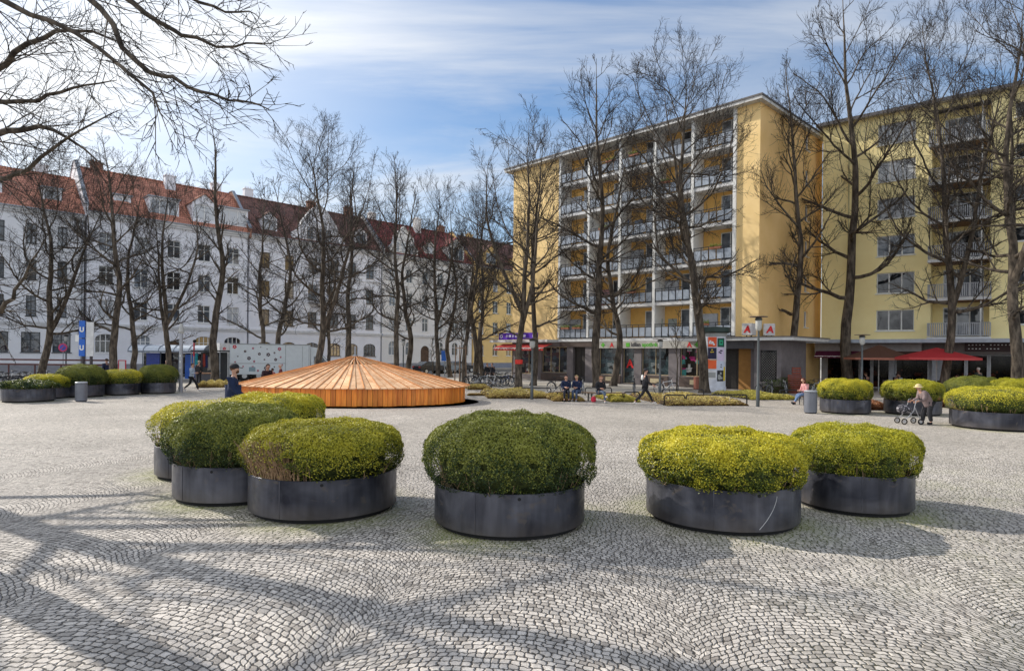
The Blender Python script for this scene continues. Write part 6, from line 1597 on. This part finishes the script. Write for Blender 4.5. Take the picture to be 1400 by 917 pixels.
    if not bald:
        mb = MB(); mb.ball(hc, (.108,.098,.095), 14, 9)
        if long_hair: mb.ball(hc + Vector((-.05,0,-.12)), (.07,.10,.17), 12, 8)
        hr = mb.build('hair', hm, body, smooth='all')
        for v in hr.data.vertices:
            if v.co.x > hc.x + .045 and v.co.z < hc.z + .045: v.co.x = hc.x + .045
    if beard: MB().ball(P['neck'] + up*.115 + Vector((.06,0,0)), (.05,.06,.05), 10, 7).build('beard', hm, body, smooth='all')
    for s_ in (-1, 1): MB().ball(P['neck'] + up*.175 + Vector((.088, s_*.032, 0)), (.008,.012,.008), 6, 5).build('eye', black, body)
    MB().ball(P['neck'] + up*.105 + Vector((.082,0,0)), (.01,.025,.006), 6, 4).build('mouth', mat('lips', (.35,.12,.10), .6), body)
    if hat:
        hM = mat('hat %.2f %.2f %.2f' % hat[1], hat[1], .85)
        mb = MB().ball(hc + Vector((0,0,.03)), (.115,.105,.085), 14, 8)
        if hat[0] == 'cap': mb.add([hc + Vector(q) for q in ((.06,-.07,.02),(.19,-.05,.0),(.19,.05,.0),(.06,.07,.02),(.06,-.07,.035),(.19,-.05,.012),(.19,.05,.012),(.06,.07,.035))], [(0,3,2,1),(4,5,6,7),(0,1,5,4),(1,2,6,5),(2,3,7,6),(3,0,4,7)])
        if hat[0] == 'brim': mb.lathe([(.10,.0),(.165,-.02),(.165,-.01),(.10,.02)], 16, tuple(hc))
        mb.build('hat', hM, body, smooth=True)
    if scarf: MB().tube([P['neck'] + Vector((.075*math.cos(q*.7), .075*math.sin(q*.7), -.0)) for q in range(9)], .035, 8, closed=True).build('scarf', mat('scarf', scarf, .9), body, smooth='all')
    return body, P
def hand(body, P, s_): return body.matrix_basis @ (P['wr'+s_] + (P['wr'+s_]-P['el'+s_]).normalized()*.09)
navy_, blk_, jean = (.012,.022,.06), (.018,.018,.022), (.13,.20,.34)
# man with cap and bag beside the wooden cover
m1, P1 = person(D(319, 17.7), R(8), 'stand', 'bearded man in navy jacket and dark cap with pale trousers beside the wooden cover', navy_, (.36,.33,.26), (.4,.4,.4), hair=(.10,.045,.02), hat=('cap', (.02,.02,.025)), beard=True, fat=1.28, sc=1.15,
   mods=dict(kneL=(.10,.10,.50), ankL=(.14,.1,.1), toeL=(.3,.1,.05), kneR=(-.04,-.1,.5), ankR=(-.2,-.1,.13), toeR=(-.05,-.1,.05), elR=(.10,-.25,1.14), wrR=(.36,-.24,1.0), elL=(-.10,.25,1.14), wrL=(-.08,.26,.88), shR=(0,-.21,1.40), shL=(0,.21,1.40)))
def bag(loc, s_, m, label, cat='bag', strap=.25, name='carrier_bag'):
    t = empty(name, loc, R(20), label, cat); g = random.Random(1); mb = MB()
    mb.lathe([(.03,-.42),(.15,-.40),(.17,-.28),(.13,-.12),(.05,-.06)], 12, sy=.5); 
    for i, v in enumerate(mb.v): mb.v[i] = (v[0]*s_ + g.uniform(-.012,.012), v[1]*s_, v[2]*s_)
    mb.build('sack', m, t, smooth='all'); MB().tube([(-.05*s_,0,-.08*s_),(-.03*s_,0,0),(.03*s_,0,0),(.05*s_,0,-.08*s_)], .008, 5).build('handle', m, t); return t
bag(hand(m1, P1, 'L') + Vector((0,0,.02)), 1.0, mat('white plastic', (.75,.74,.74), .4), 'white plastic carrier bag hanging from the hand of the man with the cap')
m2, P2 = person(G(262, 535), R(2), 'walk', 'woman in pale grey blue jacket and black leggings walking while looking at a phone', (.42,.48,.55), blk_, (.6,.6,.6), hair=(.04,.025,.02), sc=.95, mods=dict(elR=(.06,-.23,1.13), wrR=(.26,-.12,1.16), elL=(.04,.23,1.12), wrL=(.26,.12,1.14)))
m3, P3 = person(G(881, 553.5), R(4), 'walk', 'man in black jacket with white shoulder panel and flat cap striding past the tree beds', blk_, (.02,.02,.022), (.65,.62,.58), hat=('cap', (.03,.03,.035)), sc=1.0, mods=dict(kneL=(.26,.10,.53), ankL=(.46,.10,.13), toeL=(.62,.1,.10), kneR=(-.14,-.09,.52), ankR=(-.5,-.09,.18), toeR=(-.42,-.09,.05), wrR=(.34,-.24,.98)))
MB().ball((-.11,.02,1.33), (.06,.13,.14), 10, 7).build('back_panel', white, m3, smooth='all')
FACE = R(-90)
s1 = G(774, 549) + Vector((0,.28,0)); person(s1, FACE, 'sit', 'person in navy jacket sitting at the outer end of the bench, hands together', navy_, (.02,.022,.035), blk_, sc=1.0, hair=(.03,.02,.02), coat=.2)
s2 = G(790, 549) + Vector((0,.28,0)); person(s2, R(-115), 'sit', 'fair haired person in navy coat and jeans turned toward the neighbour on the bench', (.015,.025,.07), (.06,.09,.16), (.2,.2,.2), hair=(.38,.27,.13))
s3 = G(821, 551) + Vector((0,.25,0)); person(s3, R(-80), 'sit', 'lone person with sunglasses and dark jacket sitting cross legged on the bench', blk_, (.10,.13,.18), (.35,.35,.35), hair=(.25,.12,.06), mods=dict(kneR=(.46,-.02,.60), ankR=(.62,.10,.36), toeR=(.76,.14,.34)))
t = bag(G(812, 551) + Vector((.0,.1,.38)), .8, mat('red bag cloth', (.5,.02,.05), .7), 'small red bag standing at the feet of the lone sitter', name='bag')
s4 = G(1105, 554) + Vector((0,.25,0)); person(s4, R(188), 'sit', 'long haired woman in pink top and jeans sitting with outstretched legs behind the bin', (.62,.30,.30), jean, (.03,.03,.035), hair=(.10,.03,.015), long_hair=True, mods=dict(kneL=(.44,.10,.50), ankL=(.70,.10,.14), toeL=(.86,.1,.12), kneR=(.42,-.1,.52), ankR=(.52,-.1,.10), toeR=(.68,-.1,.05)))
s5 = G(1139, 554) + Vector((0,.6,0)); person(s5, R(80), 'sit', 'bald person seated with their back to the planter, only the head showing', (.5,.48,.45), blk_, blk_, bald=True)
# old person with walker
m6, P6 = person(G(1266, 580), R(176), 'lean', 'stooped person in mauve brown padded coat and straw hat pushing a walking frame', (.20,.15,.15), (.03,.03,.035), blk_, hair=(.6,.58,.5), hat=('brim', (.62,.50,.26)), sc=.94, coat=.55, fat=1.35)
wf = empty('walking_frame', m6.matrix_basis @ Vector((.62,0,0)), R(176), 'grey four wheeled walking frame carrying a dark patterned bag, pushed by the stooped person', 'walking frame')
grM = mat('walker grey tube', (.40,.40,.42), .4, metal=.5)
for y in (-.24,.24):
    MB().tube([(-.22,y,.92),(-.10,y,.90),(-.02,y,.5),(.28,y,.16)], .014, 6).tube([(-.06,y,.62),(-.26,y,.14)], .014, 6).build('side_tube', grM, wf)
    for x in (.30,-.27):
        wl = MB().tube([(x+.09*math.cos(q*math.pi/7), y, .115+.09*math.sin(q*math.pi/7)) for q in range(14)], .022, 6, closed=True).build('wheel', tyre, wf)
        MB().lathe([(.05,-.012),(.05,.012)], 10).build('hub', grM, wl, (x,y,.115)).rotation_euler = (R(90),0,0)
    MB().tube([(-.30,y,.93),(-.18,y,.92)], .02, 7).build('handle', black, wf)
MB().tube([(.2,-.24,.25),(.2,.24,.25)], .012, 5).build('cross_tube', grM, wf)
MB().tube([(-.02,-.24,.5),(-.02,.24,.5)], .012, 5).build('cross_tube', grM, wf)
bb = MB().ball((0,0,.0), (.24,.22,.18), 14, 9); g = random.Random(2)
bb.v = [(x+g.uniform(-.01,.01), y, max(-.15, z)) for x, y, z in bb.v]
tb2 = empty('handbag', wf.matrix_basis @ Vector((.20,0,.55)), R(176), 'dark patterned shopping bag with pale flecks hanging on the walking frame', 'bag')
bb.build('sack', mat('patterned cloth', (.03,.03,.04), .8, var=.2, scale=14, col2=(.35,.33,.36), lo=.5, hi=.6), tb2, smooth='all'); MB().tube([(-.1,0,.14),(-.06,0,.34),(.06,0,.34),(.1,0,.14)], .01, 5).build('strap', black, tb2)
# background people
person(D(384, 35.5), R(200), 'stand', 'grey haired person in maroon jacket behind the wooden cover', (.13,.03,.035), blk_, blk_, hair=(.45,.38,.34), sc=.97)
person(D(364, 35.8), R(-40), 'sit', 'dark haired person in black sitting low behind the wooden cover', (.04,.02,.025), blk_, blk_, mods=None, sc=1.25)
person(D(373, 36.3), R(160), 'stand', 'person in bright red behind the shoulder of the maroon jacket', (.45,.02,.05), blk_, blk_, sc=.82)
person(D(146, 41.5), R(150), 'stand', 'person in dark blue padded jacket by the bicycle racks and transit sign', (.015,.02,.05), blk_, blk_, sc=1.04)
person(D(666, 50), R(-60), 'stand', 'person in black standing beside the parked bicycles, nearer the wooden cover', blk_, blk_, blk_, sc=.95)
person(D(673, 50.5), R(-120), 'stand', 'second person in black standing among the parked bicycles', (.02,.02,.03), blk_, blk_, sc=.95)
person(D(228, 47.5), R(-90), 'stand', 'dark clothed person waiting in front of the bus shelter', blk_, blk_, blk_, hair=(.3,.25,.2), sc=.95)
person(D(272, 44.5), R(90), 'stand', 'customer in dark coat facing the clothing stall', (.03,.03,.04), blk_, blk_, hair=(.4,.35,.28), sc=.98)
person(D(1338, 41), R(100), 'stand', 'grey haired person in dark green coat standing at the cafe', (.03,.04,.03), blk_, blk_, hair=(.55,.52,.48), sc=1.05, coat=.2)
for px, Y, rz, c_, lab, hc_ in [(1313, 41.4, 150, (.02,.03,.08), 'cafe guest in navy seated behind the scarred tree', (.04,.03,.02)), (1323, 41.6, 30, (.35,.4,.5), 'cafe guest in pale blue shirt seated beneath the red parasol', (.05,.03,.02)),
   (1233, 43.6, 160, (.30,.36,.42), 'cafe guest in pale blue jacket between the two parasols', (.03,.02,.02)), (1225, 44, 20, blk_, 'cafe guest in black beside the pale blue jacket', (.03,.02,.02)), (1186, 45, 100, blk_, 'cafe guest in black near the lamp and brown parasol', (.10,.06,.03))]:
    person(D(px, Y), R(rz), 'sit', lab, c_, blk_, blk_, hair=hc_)
# flower boxes and drying clothes on a few loggias
gp = leaf_mat('balcony plants', (.02,.05,.01), (.08,.16,.03), (.25,.30,.06), 1.0, 0.)
for (i, k, sx_) in [(0,0,.4),(0,0,1.7),(2,1,.8),(4,2,1.5),(3,4,.5),(1,3,1.2),(2,5,.9),(4,0,.6),(1,5,1.9)]:
    x0, z0 = BX[i]+sx_, ZS[k]+.95
    fb = MB().box(x0, x0+.9, -.30, -.17, z0, z0+.16).build('flower_box', mat('terracotta box', (.30,.12,.07), .8), bal)
    g = np.random.default_rng(i*7+k); n_ = 260; P_ = np.stack([g.uniform(x0,x0+.9,n_), -.23+g.normal(0,.07,n_), z0+.16+np.abs(g.normal(0,.10,n_))], 1)
    me = leaf_mesh('foliage', P_, np.tile([0,-.5,.8],(n_,1)), .08, g); me.materials.append(gp); o = bpy.data.objects.new('foliage', me); COL.objects.link(o); o.parent = fb
for (i, k, c_) in [(1,1,(.5,.1,.08)),(3,2,(.7,.7,.68)),(2,3,(.1,.2,.4)),(4,4,(.6,.5,.3)),(0,2,(.65,.65,.6)),(3,0,(.3,.35,.3)),(4,1,(.75,.72,.7))]:
    x0, z0 = BX[i]+.35, ZS[k]+.12
    MB().box(x0, x0+.06, .5, .56, z0, z0+1.5).box(x0, x0+.55, .40, .9, z0, z0+.42).build('balcony_chair', mat('clutter %.2f' % c_[0], c_, .8, var=.2), bal)
    MB().add([(x0+.1,1.3,z0+.3),(x0+.9,1.3,z0+.3),(x0+.9,1.3,z0+1.5),(x0+.1,1.3,z0+1.5)],[(0,1,2,3)]).build('blind', mat('clutter2 %.2f' % c_[0], tuple(.5*x+.2 for x in c_), .8, var=.1), bal)
